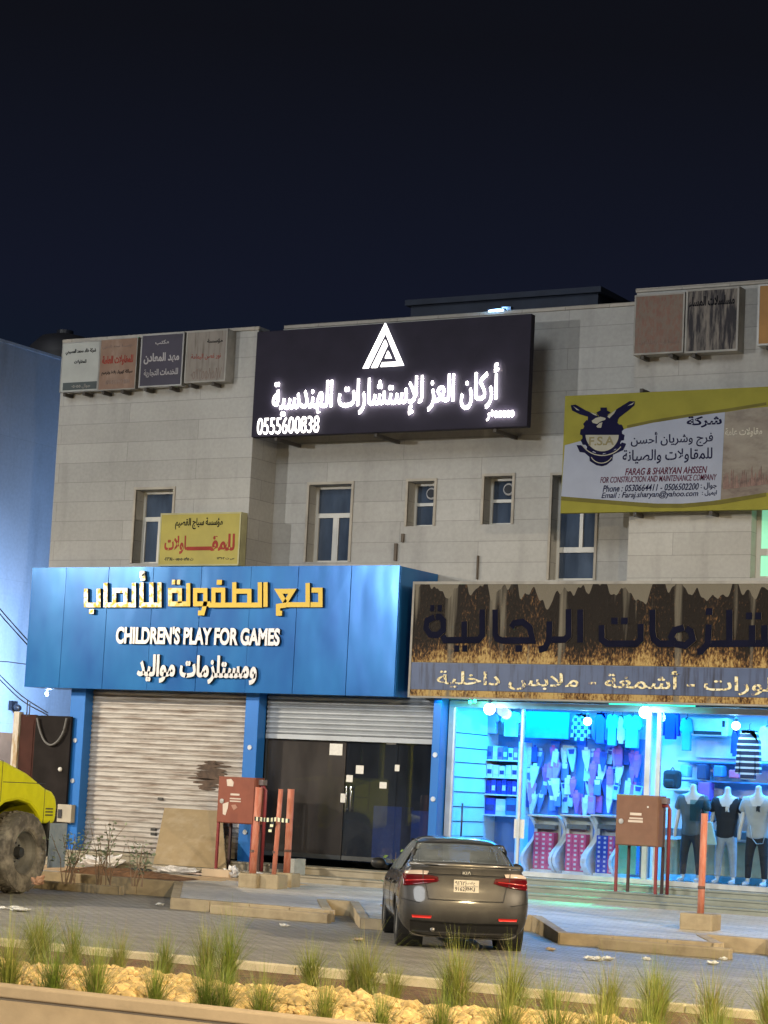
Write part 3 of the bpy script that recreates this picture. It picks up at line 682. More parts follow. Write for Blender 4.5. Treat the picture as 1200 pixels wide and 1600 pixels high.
for k in range(26):
    a = 945+k*10.5; h = rr.uniform(30, 120); b = 600-(a-945)*.12
    ct.prism([FP(a, b), FP(a+rr.uniform(6, 13), b-2), FP(a+8, b-h), FP(a+2, b-h*.8)], Y-.0048-.0002*k, Y-.0036)
ct.build('printed_ruins', M('printed_brown', (.15, .09, .075), .6, var=.5, sc=9), FS)
tx(FS, 'مقاولات عامة', (1133, 1191, 668, 683), Y-.004, M('photo_caption', (.42, .40, .34), .6), .02)
NV = M('navy_print', (.007, .007, .032), .7, spec=.06)
tx(FS, 'شركة', (1073, 1128, 650, 668), Y-.004, NV, .03); tx(FS, 'فرج وشريان أحسن', (986, 1114, 674, 699), Y-.004, NV, .010); tx(FS, 'للمقاولات والصيانة', (973, 1113, 701, 724), Y-.004, NV, .010)
MARO = M('maroon_print', (.075, .012, .030), .7, spec=.06)
tx(FS, 'FARAG & SHARYAN AHSSEN', (977, 1105, 730, 741), Y-.004, MARO, .012, sh=.25, ar=False); tx(FS, 'FOR CONSTRUCYION AND MAINTENANCE COMPANY', (938, 1120, 743, 752.5), Y-.004, MARO, .006, sh=.25, ar=False)
tx(FS, 'Phone : 0530664411 - 0506502200', (942, 1092, 756.5, 767), Y-.004, NV, .010, sh=.25, ar=False); tx(FS, 'جوال :', (1095, 1120, 754, 765), Y-.004, NV, .015)
tx(FS, 'Email : Faraj.sharyan@yahoo.com', (940, 1091, 767.5, 779.5), Y-.004, NV, .008, sh=.25, ar=False); tx(FS, 'ايميل :', (1097, 1120, 766, 775), Y-.004, NV, .015)
def LP(a, b): return W(880+a/9.23, 610+b/9.23, Y)
def ell(cx, cy, rx, ry, a0, a1, n=24): return [(cx+rx*math.cos(math.radians(a0+(a1-a0)*k/n)), cy+ry*math.sin(math.radians(a0+(a1-a0)*k/n))) for k in range(n+1)]
gear = []
for k in range(12):
    for d, r_ in ((-11, 288), (-7, 322), (7, 322), (11, 288)):
        t = math.radians(k*30+8+d); gear.append((565+r_*math.cos(t), 640+r_*.93*math.sin(t)))
em = MB()
em.prism([LP(*p) for p in gear], Y-.0085, Y-.0045)
em.prism([LP(*p) for p in [(110, 215), (180, 205), (330, 290), (380, 310), (500, 350), (470, 400), (430, 480), (350, 500), (360, 380), (240, 345), (130, 290)]], Y-.0087, Y-.0047)
em.prism([LP(*p) for p in [(640, 420), (760, 280), (960, 155), (1035, 160), (1030, 215), (940, 290), (810, 390), (760, 470), (640, 500)]], Y-.0089, Y-.0049)
em.prism([LP(*p) for p in [(480, 320), (540, 290), (540, 248), (630, 248), (635, 290), (690, 320), (640, 350), (600, 385), (520, 375)]], Y-.0091, Y-.0051)
em.prism([LP(*p) for p in [(195, 790), (260, 790), (360, 870), (560, 930), (770, 850), (850, 750), (910, 770), (870, 860), (720, 930), (710, 1010), (620, 1080), (560, 1095), (480, 1080), (385, 1020), (380, 960), (310, 900), (240, 890)]], Y-.0093, Y-.0053)
em.build('emblem', NV, FS)
e2 = MB(); CRM = M('cream_print', (.26, .26, .22), .6)
e2.prism([LP(*p) for p in ell(565, 635, 240, 245, 2, 178)], Y-.0115, Y-.0098)
for ps in ([(415, 440), (470, 400), (540, 380), (615, 400), (610, 425), (540, 450), (490, 485), (430, 470)], [(480, 520), (530, 470), (570, 460), (550, 540), (500, 540)], [(640, 375), (770, 275), (740, 330), (670, 405)], [(150, 230), (240, 290), (200, 285)], [(930, 225), (1030, 170), (1000, 205)],
           [(390, 315), (480, 345), (490, 370), (440, 350)]):
    e2.prism([LP(*p) for p in ps], Y-.0117, Y-.0096)
ribbon(e2, [LP(*p) for p in ell(565, 640, 330, 300, 150, 35, 14)], .018, Y-.0096, Y-.0118); ribbon(e2, [LP(*p) for p in ell(555, 880, 170, 170, 150, 30, 10)], .016, Y-.0096, Y-.0118)
e2.build('emblem_detail', CRM, FS)
x0, z0 = LP(375, 800); x1, z1 = LP(740, 660); text(FS, 'lettering', 'F.S.A', (x0, x1, z0, z1), Y-.0118, M('brass_print', (.16, .14, .06), .6), .003, .02, 0, False)
brackets(FS, [W(x, 800, -.1)[0] for x in (1000, 1118)], -.33, .88, fz0); brackets(FS, [W(1010, 610, -.1)[0]], -.33, .88, fz1+.08)
# panels on the right roof edge
Y = -.30
s5 = box_sign('signboard', 'faded brown sign panel with washed out red print, above the banner', R(990.5, 1069, 459, 553, Y), Y, .30, GREYF, streak_mat('washed_brown_sheet', (.17, .135, .11), (.19, .09, .07), (14, 14, 6), .42, .62, .8), .03)
tx(s5, 'مؤسسة البناء للمقاولات', (997, 1064, 530, 540), Y, M('tan_grey_vinyl', (.18, .13, .11), .7), .01)
s6 = box_sign('signboard', 'grey box sign with black paint peeled off in streaks, above the banner', R(1071, 1154, 450, 550, Y), Y, .40, GREYF, streak_mat('peeled_black_sheet', (.022, .020, .026), (.20, .18, .16), (8, 8, 1.1), .42, .60, .9), .035)
tx(s6, 'مسلسلات المساء', (1077, 1148, 462, 478), Y, BLACKV, .03)
s7 = box_sign('signboard', 'orange sign panel cut off by the right edge of the photograph', R(1184, 1262, 442, 538, Y), Y, .3, SILV, M('orange_sheet', (.28, .14, .03), .6), .03)
for t, xs in ((s5, (1010, 1055)), (s6, (1090,)), (s7, (1205,))): brackets(t, [W(x, 545, -.1)[0] for x in xs], -.28, 0, t.location.z)
# blue canopy of the toy shop
Y = -.60
cx0, cx1 = (W(50, 888, Y)[0]+W(38, 1073, Y)[0])/2, (W(625, 882, Y)[0]+W(615, 1088, Y)[0])/2
cz0, cz1 = (W(38, 1073, Y)[1]+W(615, 1088, Y)[1])/2, (W(50, 888, Y)[1]+W(625, 882, Y)[1])/2
CN = thing('shop_canopy_sign', 'long blue metal shop canopy with gold and silver raised lettering', 'sign', ((cx0+cx1)/2, 0, cz0))
CB = N('blue_composite_panel'); fz = CB.noise((1.1, 1.1, .5), 1.2, 3)
CB.base(CB.ramp(fz, [(.3, (.008, .10, .36)), (.7, (.018, .17, .47))])); CB.b.inputs['Roughness'].default_value = .24; CB.b.inputs['Metallic'].default_value = .35; CB.b.inputs['Coat Weight'].default_value = 0.
CB.bump(CB.noise((1.2, 1, .5), 1, 2), .25, .05)
pb = MB(); pb.slab([(cx0, Y+.02), (cx1, Y+.02), (cx1, YC-.02), (XA+.01, YC-.02), (XA+.01, -.02), (cx0, -.02)], cz0, cz1-.01); pb.build('body', CB.m, CN)
rr = random.Random(11); edges = [cx0-.003]+[W(x, 980, Y)[0] for x in (98, 165, 235, 310, 388, 462, 545)]+[cx1+.003]
fp = MB()
for a, b in zip(edges[:-1], edges[1:]):
    j = [rr.uniform(-.007, .007) for _ in range(4)]
    fp.add([(a+.006, Y+j[0], cz0-.003), (b-.006, Y+j[1], cz0-.003), (b-.006, Y+j[2], cz1), (a+.006, Y+j[3], cz1), (a+.006, Y+.02, cz0-.003), (b-.006, Y+.02, cz0-.003), (b-.006, Y+.02, cz1), (a+.006, Y+.02, cz1)],
           [(0, 1, 2, 3), (0, 4, 5, 1), (1, 5, 6, 2), (2, 6, 7, 3), (3, 7, 4, 0)])
fp.build('front_panel', CB.m, CN)
MB().box(cx1+.001, cx1+.012, Y+.03, YC-.03, cz0+.002, cz1-.012).build('end_panel', CB.m, CN)
GOLD = N('gold_mirror_acrylic'); g = GOLD.noise((1, 1, 1), 9, 2); gg = GOLD.n('ShaderNodeSeparateXYZ'); GOLD.l(GOLD.pos(), gg.inputs[0])
mr = GOLD.n('ShaderNodeMapRange'); GOLD.l(gg.outputs[0], mr.inputs[0]); mr.inputs[1].default_value = -26.2; mr.inputs[2].default_value = -25.0; mr.inputs[3].default_value = 1; mr.inputs[4].default_value = 0
peel = GOLD.math('MULTIPLY', GOLD.ramp(g, [(.42, (0, 0, 0)), (.52, (1, 1, 1))]), mr.outputs[0])
GOLD.base(GOLD.mix(peel, (.42, .29, .03), (.80, .78, .72))); GOLD.b.inputs['Roughness'].default_value = .42; GOLD.b.inputs['Metallic'].default_value = .35
BSIDE = M('black_letter_return', (.012, .012, .016), .5)
o6, q6, o7, q7 = (40, 880), 3.529, (330, 880), 3.4286
strokes(CN, 'gold_lettering', [[(548, 146), (595, 146), (595, 224), (542, 224)], [(527, 108), (527, 224), (398, 224)], [(402, 222), (446, 152), (370, 152), (408, 214)], [(412, 226), (369, 232), (369, 270), (390, 270)],
        [(302, 104), (302, 236)], [(272, 104), (272, 226), (-2, 226)], [(135, 104), (135, 218)], [(135, 152), (216, 152), (216, 218)], [(24, 218), (24, 146), (76, 146), (76, 218)], [(40, 104), (68, 104)]], o7, q7, Y, .094, .07, GOLD.m, BSIDE)
strokes(CN, 'gold_lettering', [[(1030, 226), (946, 226), (946, 152), (1002, 152), (1002, 222), (988, 276), (962, 276)],
        [(908, 112), (908, 226), (808, 226), (808, 152), (862, 152), (862, 222)], [(818, 106), (836, 106)], [(846, 106), (864, 106)],
        [(750, 108), (750, 232), (640, 232)], [(706, 108), (706, 226)], [(652, 108), (652, 226)], [(668, 58), (652, 58), (652, 70), (668, 70)], [(646, 88), (672, 84)],
        [(608, 110), (608, 232), (452, 232), (452, 110)], [(500, 226), (500, 152), (562, 152), (562, 226)], [(414, 142), (414, 232), (344, 232), (344, 142)], [(362, 268), (388, 268)]], o6, q6, Y, .094, .07, GOLD.m, BSIDE)
SILVL = M('silver_letter_face', (.46, .46, .48), .35, .5, var=.1, sc=8)
text(CN, 'silver_lettering', "CHILDREN'S PLAY FOR GAMES", R(184, 440, 980, 1008, Y), Y-.003, SILVL, .06, .042, 0, False, smat=BSIDE)
text(CN, 'silver_lettering', 'ومستلزمات مواليد', R(217, 404, 1024, 1069, Y), Y-.003, SILVL, .06, .04, 0, True, smat=BSIDE)
# weathered sign of the clothes shop
Y = -.62
gx0 = (W(645, 911, Y)[0]+W(638, 1088, Y)[0])/2; gx1 = -11.3
gz0, gz1 = (W(640, 1089, Y)[1]+W(1200, 1101, Y)[1])/2, (W(645, 911, Y)[1]+W(1200, 905, Y)[1])/2
zm = (W(645, 1036, Y)[1]+W(1150, 1043, Y)[1])/2
GS = thing('weathered_shop_sign', 'long weathered sign with peeling brown coating and navy lettering', 'sign', ((gx0+gx1)/2, 0, gz0))
MB().box(gx0, gx1, Y+.02, YC-.03, gz0, gz1-.02).build('cabinet', M('cabinet_grey', (.22, .23, .25), .5, .3), GS)
pe = N('peeled_coating'); sp = pe.n('ShaderNodeSeparateXYZ'); pe.l(pe.pos(), sp.inputs[0])
edge = pe.noise((5.2, 0, .25), 1, 1.0, .4); big = pe.noise((1.3, 0, .02), 1, 2)
top = pe.math('ADD', pe.math('MULTIPLY', edge, 1.5), pe.math('MULTIPLY', big, .9))            # ragged run-off edge
hgt = pe.math('SUBTRACT', gz1, sp.outputs[2]); dm = pe.math('GREATER_THAN', pe.math('ADD', hgt, pe.math('MULTIPLY', top, -.62)), -.60)
bare = pe.noise((3.6, 0, .22), 1, 3, .5); dm2 = pe.math('MULTIPLY', dm, pe.ramp(bare, [(.34, (0, 0, 0)), (.43, (1, 1, 1))]))
scl = pe.noise((24, 24, 11), 1, 3, .7); gold = pe.noise((1.7, 0, .30), 1, 4)
low = pe.n('ShaderNodeMapRange'); pe.l(sp.outputs[2], low.inputs[0]); low.inputs[1].default_value = zm+.55; low.inputs[2].default_value = zm; low.inputs[3].default_value = -.10; low.inputs[4].default_value = .17
brown_glints = pe.ramp(pe.math('ADD', pe.math('ADD', pe.math('MULTIPLY', scl, .75), pe.math('MULTIPLY', gold, .62)), low.outputs[0]), [(.66, (.012, .009, .007)), (.73, (.050, .028, .016)), (.79, (.14, .075, .028)), (.92, (.38, .27, .11))])  # gold tones paint reflected glints into the brown, more towards the foot
pe.base(pe.mix(dm2, (.145, .132, .105), brown_glints)); pe.b.inputs['Roughness'].default_value = .5; pe.b.inputs['Specular IOR Level'].default_value = .10; pe.bump(scl, .7, .02)
MB().box(gx0+.04, gx1, Y, Y+.019, zm+.012, gz1-.05).build('peeled_face', pe.m, GS)
ls = streak_mat('weathered_blue_strip', (.085, .115, .21), (.03, .026, .03), (6, 6, .5), .5, .7, .8, .35)
MB().box(gx0+.04, gx1, Y+.001, Y+.0185, gz0+.13, zm+.0).build('lower_strip', ls, GS)
MB().box(gx0+.04, gx1, Y-.004, Y+.018, gz0+.012, gz0+.125).build('rusted_gold_trim', pe.m, GS)
fr = MB(); fr.box(gx0, gx1, Y-.012, Y+.02, gz1-.05, gz1); fr.box(gx0, gx0+.04, Y-.012, Y+.02, gz0, gz1-.05); fr.box(gx0, gx1, Y-.010, Y+.02, gz0-.02, gz0+.01); fr.build('frame', GREYF, GS)
NVL = M('navy_letter', (.006, .007, .019), .8, spec=.05); ED = M('pale_letter_edge', (.16, .145, .11), .7, spec=.1)
o8, q8, o5, q5 = (640, 900), 4.286, (620, 890), 2.069
strokes(GS, 'navy_lettering', [[(1145, 225), (1145, 446)], [(1067, 222), (1067, 400), (1040, 426), (935, 428)], [(940, 305), (936, 428), (910, 482), (866, 494)],
        [(684, 345), (704, 316), (760, 308), (808, 346), (826, 432), (620, 432), (590, 420), (576, 390), (576, 225)], [(712, 486), (756, 486)],
        [(490, 225), (490, 396), (464, 428), (240, 430), (226, 400)], [(370, 305), (370, 426)], [(302, 486), (336, 486)], [(356, 486), (390, 486)],
        [(170, 275), (120, 300), (112, 350), (140, 392), (190, 396), (228, 360), (228, 300), (206, 274), (178, 274)], [(140, 216), (170, 216)], [(190, 216), (220, 216)]], o8, q8, Y, .115, .012, NVL, ED)
strokes(GS, 'navy_lettering', [[(1260, 238), (1008, 240)], [(1076, 130), (1076, 236)], [(1010, 178), (1006, 240), (985, 264), (972, 266)], [(1000, 136), (1022, 136)], [(1150, 180), (1150, 238)], [(1190, 180), (1190, 238)],
        [(930, 188), (900, 196), (888, 218), (902, 240), (934, 246), (958, 226), (952, 200), (937, 190)], [(900, 240), (850, 240), (832, 224), (828, 200), (828, 130)],
        [(790, 176), (790, 226), (776, 240), (682, 240), (664, 226), (664, 180)], [(694, 166), (716, 166)], [(726, 166), (748, 166)], [(1130, 150), (1150, 150)], [(1160, 150), (1180, 150)]], o5, q5, Y, .115, .012, NVL, ED)
pl = N('peeling_gold_letter'); f = pl.noise((1, 1, 1), 16, 3); pl.base(pl.ramp(f, [(.42, (.10, .10, .16)), (.48, (.62, .52, .22)), (.62, (.75, .72, .55))])); pl.b.inputs['Roughness'].default_value = .4
text(GS, 'gold_lettering', 'عطورات - أشمغة - ملابس داخلية', R(683, 1252, 1047, 1082, Y), Y-.001, pl.m, .012, .012, 0, True)
# ================================================================== STREET LAMPS (behind and beside the camera; their light is what shows)
def sm_path(P, n=5):
    P = [Vector(p) for p in P]; P = [P[0]*2-P[1]]+P+[P[-1]*2-P[-2]]; o = []
    for i in range(1, len(P)-2):
        a, b, c, d = P[i-1:i+3]
        for k in range(n): t = k/n; o.append(.5*((2*b)+(c-a)*t+(2*a-5*b+4*c-d)*t*t+(3*b-a-3*c+d)*t**3))
    return o+[P[-2]]
def street_lamp(x, y, h, az, watts, col, label, throw=9, cone=152):
    t = thing('street_lamp', label, 'street lamp', (x, y, 0)); m = M('galvanised_pole', (.35, .36, .37), .5, .6)
    dx, dy = math.sin(az), math.cos(az)
    MB().tube([(x, y, 0), (x, y, h-.4), (x+dx*.3, y+dy*.3, h-.05), (x+dx*1.6, y+dy*1.6, h)], [.10, .07, .055, .045], 10).build('pole', m, t, smooth=True)
    hx, hy = x+dx*1.9, y+dy*1.9
    hd = MB(); hd.box(hx-.18, hx+.18, hy-.35, hy+.35, h-.04, h+.10); hd.build('lamp_head', m, t, bevel=.03)
    MB().box(hx-.14, hx+.14, hy-.28, hy+.28, h-.052, h-.042).build('lens', emis('lamp_lens', col, 20), t)
    lamp('street_lamp_light', 'SPOT', (hx, hy, h-.08), watts, col, (hx+dx*throw, hy+dy*throw, 0), spot_size=math.radians(cone), spot_blend=.5, shadow_soft_size=.10)
street_lamp(5.0, -32.0, 9.5, math.radians(-60), 34000, (1, .76, .42), 'tall street lamp over the planter', 6, 128)
street_lamp(-32.5, -27.5, 9.5, math.radians(10), 12500, (1, .98, .94), 'tall street lamp by the left end of the car park')
street_lamp(3.0, -11.0, 9.0, math.radians(-90), 18000, (1, .82, .58), 'street lamp at the right end of the car park', 4, 150)
street_lamp(-39.0, -13.0, 9.0, math.radians(90), 20000, (1, .84, .62), 'street lamp at the far left of the car park', 4, 150)
# ================================================================== ALLEY GATE AND CABLES
Y = -.35
gx0, gx1_ = W(22, 1200, Y)[0], W(108, 1200, Y)[0]; gm_ = W(52, 1200, Y)[0]; gz = W(60, 1117, Y)[1]
GT = thing('alley_gate', 'dark brown steel double gate closing the alley', 'gate', ((gx0+gx1_)/2, Y, .3))
MB().box(gx0+.09, gm_-.006, Y, Y+.05, .40, gz).box(gx0+.14, gm_-.05, Y-.012, Y, .5, gz-.1).build('gate_leaf', M('red_brown_steel', (.040, .015, .012), .6, var=.3, spec=.1), GT, bevel=.006)
MB().box(gm_+.006, gx1_, Y-.03, Y+.03, .40, gz-.01).build('gate_leaf', M('charcoal_steel', (.012, .010, .010), .6, var=.4, spec=.08), GT, bevel=.006)
MB().box(gx0-.07, gx0+.07, Y-.04, Y+.10, .2, gz+.05).build('gate_post', streak_mat('peeling_white_post', (.52, .50, .45), (.30, .18, .06), (4, 4, 1), .5, .65, .8), GT)
kx, kz = W(94, 1202, Y-.05); MB().ball((kx, Y-.05, kz), .045).build('knob', M('white_knob', (.7, .7, .68), .3), GT, smooth=True)
hs = MB()
for px in (29, 42, 46): x, z = W(px, 1112, Y); hs.tube([(x, Y, z-.1), (x, Y, z+.22-.05*(px % 3))], .012, 6)
hs.build('spike', PIPE, GT)
ho = [W(a, b, Y-.09) for a, b in ((58, 1122), (62, 1140), (69, 1157), (79, 1164), (90, 1158), (99, 1143), (104, 1122))]
MB().tube(sm_path([(x, Y-.09, z) for x, z in ho]), .022, 6).build('hose', M('grey_hose', (.10, .10, .10), .6), smooth=True, label='grey hose hanging in a loop on the dark alley gate', cat='hose')
cbl = MB()
for y0, a, b, c in ((.5, (-30, 925), (5, 968), (45, 1012)), (.55, (-30, 918), (5, 960), (45, 1005))):
    P = [W(*p, -.1) for p in (a, b, c)]; MB().tube([(P[0][0], -.1+y0*.1, P[0][1]), (P[1][0], -.1+y0*.1, P[1][1]), (P[2][0], -.1+y0*.1, P[2][1])], .014, 5).build('cable', PIPE, smooth=True, label='black upper cable sagging behind the left end of the blue canopy' if y0 == .5 else 'black uppermost cable running beside its twin to the blue canopy', cat='cable')
for d, nm in ((0, 'black cable reaching down to the top of the alley gate'), (7, 'black lower cable running to the alley gate beside its twin')):
    P = [W(*p, -.2) for p in ((-30, 1024+d), (0, 1055+d), (35, 1088+d), (75, 1114+d*.5))]
    MB().tube(sm_path([(x, -.2, z) for x, z in P]), .013, 5).build('cable', PIPE, smooth=True, label=nm, cat='cable')
P = [W(*p, -.2) for p in ((-30, 1032), (12, 1034), (42, 1038))]; MB().tube([(x, -.2, z) for x, z in P], .01, 5).build('cable', PIPE, smooth=True, label='thin level cable crossing the pale blue wall', cat='cable')
x, z = W(30, 1100, 1.2); cm = thing('wall_camera', 'small dark camera fixed low on the pale blue wall', 'camera', (NX, 2.2, z))
yy = 2.2; DKP = M('dark_plastic', (.02, .022, .03), .4)
MB().box(NX+.021, NX+.1, yy-.1, yy+.1, z-.1, z+.1).build('mount', DKP, cm); MB().tube([(NX+.09, yy, z), (NX+.34, yy-.15, z-.06)], .07, 10).build('body', DKP, cm, smooth=True)
wf_ = thing('flood_light', 'small round blue tinted lamp under the canopy on the neighbouring wall', 'lamp', (W(74, 1084, .3)[0], .3, W(74, 1084, .3)[1]))
fx, fy, fz_ = wf_.location; MB().ball((fx, fy, fz_), .05).build('housing', DKP, wf_, smooth=True); MB().tube([(fx, fy, fz_), (fx, fy, 3.8)], .012, 6).build('stem', DKP, wf_)
lamp('flood_light_beam', 'SPOT', (fx, fy-.1, fz_-.02), 1900, (.42, .66, 1.0), (NX, 5.0, 5.2), spot_size=math.radians(150), spot_blend=.8, shadow_soft_size=.1)
# dome-shaped water tank beyond the left roof
tk = thing('water_tank', 'dark rounded water tank on the neighbouring roof', 'water tank', (-32.9, 5, 11.3))
MB().lathe([(.82, 11.3), (.85, 11.6), (.80, 12.0), (.55, 12.25), (.15, 12.35), (.0001, 12.36)], 24, 'z', (-32.9, 5, 0)).build('tank', M('tank_dark', (.02, .02, .025), .6), tk, smooth=True)
MB().lathe([(.2, 12.34), (.2, 12.42), (.0001, 12.43)], 16, 'z', (-32.9, 5, 0)).build('lid', DKP, tk)
for px, lab, L in ((62, 'thin aerial rod standing beside the water tank', .5),):
    pass
# rooftop floodlight
fl = thing('roof_floodlight', 'bright bluish floodlight shining above the black sign', 'floodlight', (*[W(775, 489, .95)[0]], .95, W(775, 489, .95)[1]-.1))
x, y, z = fl.location; z += .1
MB().box(x-.02, x+.02, y+.05, y+.10, 11.1, z+.02).build('stand', DKP, fl); MB().box(x-.19, x+.19, y, y+.06, z-.085, z+.085).build('housing', DKP, fl, bevel=.01)
MB().box(x-.155, x+.155, y-.01, y-.001, z-.055, z+.055).build('lens', emis('floodlight_lens', (.72, .90, 1), 40), fl)
lamp('roof_floodlight_beam', 'POINT', (x, y-.05, z+.12), 45, (.25, .55, 1), shadow_soft_size=.1)
MB().box(*R(786, 800, 480, 487, 1.1)[:2], 1.05, 1.15, 11.1, W(793, 480, 1.1)[1]).build('roof_bracket', DKP, label='small dark bracket beside the roof floodlight', cat='bracket')
# ================================================================== STREET FURNITURE
BRN = streak_mat('dull_brown_paint', (.21, .115, .08), (.15, .08, .055), (2, 2, 1.5), .5, .8, .5, .5)
RED = streak_mat('red_brown_paint', (.23, .075, .05), (.15, .05, .036), (2, 2, 1.5), .5, .8, .5, .45)
REDP = M('dark_red_pipe', (.20, .03, .035), .4)
PALEP = M('pale_scuff', (.55, .48, .42), .7)
def cabinet(label, rect, Y, zfoot, PM, dep=.32):
    x0, x1, z0, z1 = rect; t = thing('hose_cabinet', label, 'cabinet', ((x0+x1)/2, Y+dep/2, zfoot))
    b = MB().box(x0, x1, Y, Y+dep, z0, z1).build('box', PM, t, bevel=.012)
    d = MB().box(x0+.015, x1-.015, Y-.016, Y-.002, z0+.015, z1-.015).build('door', PM, t, bevel=.006)
    hw = MB(); hw.lathe([(.0001, -.02), (.045, -.018), (.045, 0)], 14, 'y', (x0+.11, Y-.012, z0+(z1-z0)*.47)); hw.build('lock', SILV, d)
    for i, (a, yy) in enumerate(((x0+.03, Y+.03), (x1-.03, Y+.03), (x0+.14, Y+dep-.03), (x1-.02, Y+dep-.03))):
        MB().box(a-.022, a+.022, yy-.022, yy+.022, zfoot, z0+.004).build('leg', REDP if i < 2 else M('dark_leg', (.05, .02, .02), .6), t)
    px = x1+.13
    MB().tube([(x1-.02, Y+.16, z1-.16), (px-.03, Y+.16, z1-.16), (px, Y+.16, z1-.22), (px, Y+.16, zfoot)], .032, 10).build('supply_pipe', REDP, t, smooth=True)
    MB().box(x1+.0, x1+.10, Y+.1, Y+.24, z1-.13, z1-.03).build('valve', M('valve_grey', (.20, .16, .16), .5), t)
    return t, d
Yc = -1.02
rL = R(340, 398, 1214, 1287, Yc); tL, dL = cabinet('red brown hose cabinet on legs with worn stickers, beside the red posts', rL, Yc, .46, RED)
rC = R(962, 1029, 1242, 1322, -1.0); tR, dR = cabinet('brown hose cabinet on legs before the lit clothes shop', rC, -1.0, .56, BRN)
rC2 = MB()
def patch(d, px, Y, pts, m, name):
    mb = MB(); mb.prism([W(a, b, Y) for a, b in pts], Y-.0215, Y-.0165); mb.build(name, m, d)
patch(dL, 0, Yc, [(355, 1218), (362, 1217), (366, 1222), (365, 1229), (356, 1228)], PALEP, 'worn_sticker')
patch(dL, 0, Yc, [(349, 1256), (358, 1253), (357, 1262), (353, 1274), (349, 1272)], PALEP, 'worn_sticker')
patch(dL, 0, Yc, [(362, 1258), (369, 1257), (372, 1262), (366, 1266)], M('faded_sticker', (.36, .19, .14), .7), 'worn_sticker')
for d, Yp, rs in ((dL, Yc, ((361, 375, 1240, 1243), (360, 377, 1247, 1249), (360, 377, 1251, 1253))), (dR, -1.0, ((985, 1003, 1270, 1274), (984, 1005, 1277.5, 1280), (982, 1005, 1281.5, 1285)))):
    mb = MB()
    for a, b, c, e_ in rs: r = R(a, b, c, e_, Yp); mb.box(r[0], r[1], Yp-.0200, Yp-.0165, r[2], r[3])
    mb.build('printed_label', PALEP, d)
x, z = W(1013, 1261, -1.0); MB().box(x-.014, x+.014, -1.021, -1.017, z-.014, z+.014).build('worn_sticker', PAPER, dR)
POSTM = streak_mat('salmon_red_post', (.50, .17, .11), (.62, .32, .25), (9, 9, 2.5), .45, .65, .6, .5)
BASEM = streak_mat('concrete_base', (.36, .30, .20), (.22, .17, .11), (3, 3, 3), .45, .7, .6, .9, bump=.4)
def post(label, px, py, ptop, Y, r, base, group=None, basew=(.33, .30), bz=None):
    x, z = W(px, py, Y); xt, zt_ = W(ptop[0], ptop[1], Y); zg = walk_z(x, Y)
    t = thing('bollard_post', label, 'post', (x, Y, zg), group)
    if base: MB().box(x-basew[0], x+basew[0], Y-basew[1], Y+basew[1], zg-.02, zg+.24).build('concrete_base', BASEM, t, bevel=.025)
    MB().tube([(x, Y, zg+.2), (x+(xt-x)*.5, Y, zg+(zt_-zg)*.55), (xt, Y, zt_)], r, 12).build('pipe', POSTM, t, smooth=True)
    c = MB(); c.lathe([(r*1.08, zg+.60), (r*1.12, zg+.62), (r*1.08, zg+.645)], 12, 'z', (x, Y, 0)); c.build('collar', M('dark_collar', (.10, .05, .04), .6), t)
    return t, (x, z, xt, zt_)
post('thick salmon red post beside the hose cabinet, leftmost of the taped three', 394, 1380, (405, 1230), -3.05, .062, True, None, (.19, .17))
post('slim salmon red post in the middle of the taped three', 427, 1384, (439, 1233), -2.95, .042, True, None, (.19, .17))
post('thick salmon red post, rightmost of the taped three', 447, 1381, (455, 1233), -2.4, .062, True, None, (.20, .16))
post('single leaning red post on a concrete block, before the mannequins', 1094, 1447, (1101, 1271), -4.45, .052, True, None, (.26, .20))
tp = MB(); P = [W(a, b, -3.12) for a, b in ((398, 1279), (406, 1280), (415, 1281), (424, 1281), (432, 1280))]+[W(a, b, -3.02) for a, b in ((440, 1281), (449, 1282), (458, 1283))]
N_ = len(P)
for i in range(N_-1):
    for s_ in range(3):
        u0, u1 = s_/3, (s_+1)/3; tp.k = (i*3+s_) % 2
        a = [P[i][j]+(P[i+1][j]-P[i][j])*u0 for j in (0, 1)]; b = [P[i][j]+(P[i+1][j]-P[i][j])*u1 for j in (0, 1)]
        y = -3.13+.02*math.sin(i*2.)
        tp.add([(a[0], y, a[1]-.035), (b[0], y, b[1]-.035), (b[0], y, b[1]+.035), (a[0], y, a[1]+.035), (a[0], y+.006, a[1]-.035), (b[0], y+.006, b[1]-.035), (b[0], y+.006, b[1]+.035), (a[0], y+.006, a[1]+.035)],
               [(0, 1, 2, 3), (7, 6, 5, 4), (0, 4, 5, 1), (2, 6, 7, 3), (1, 5, 6, 2), (3, 7, 4, 0)])
for i in range(4):
    tp.k = i % 2; x, z = W(426-i*1.2, 1284+i*4, -3.14); tp.box(x-.03, x+.03, -3.15, -3.142, z-.045, z+.0)
tp.k = 0; tp.build('barrier_tape', [M('tape_black', (.015, .015, .015), .4), M('tape_pale_yellow', (.72, .72, .50), .4)], label='black and pale barrier tape wound round the three red posts', cat='tape')
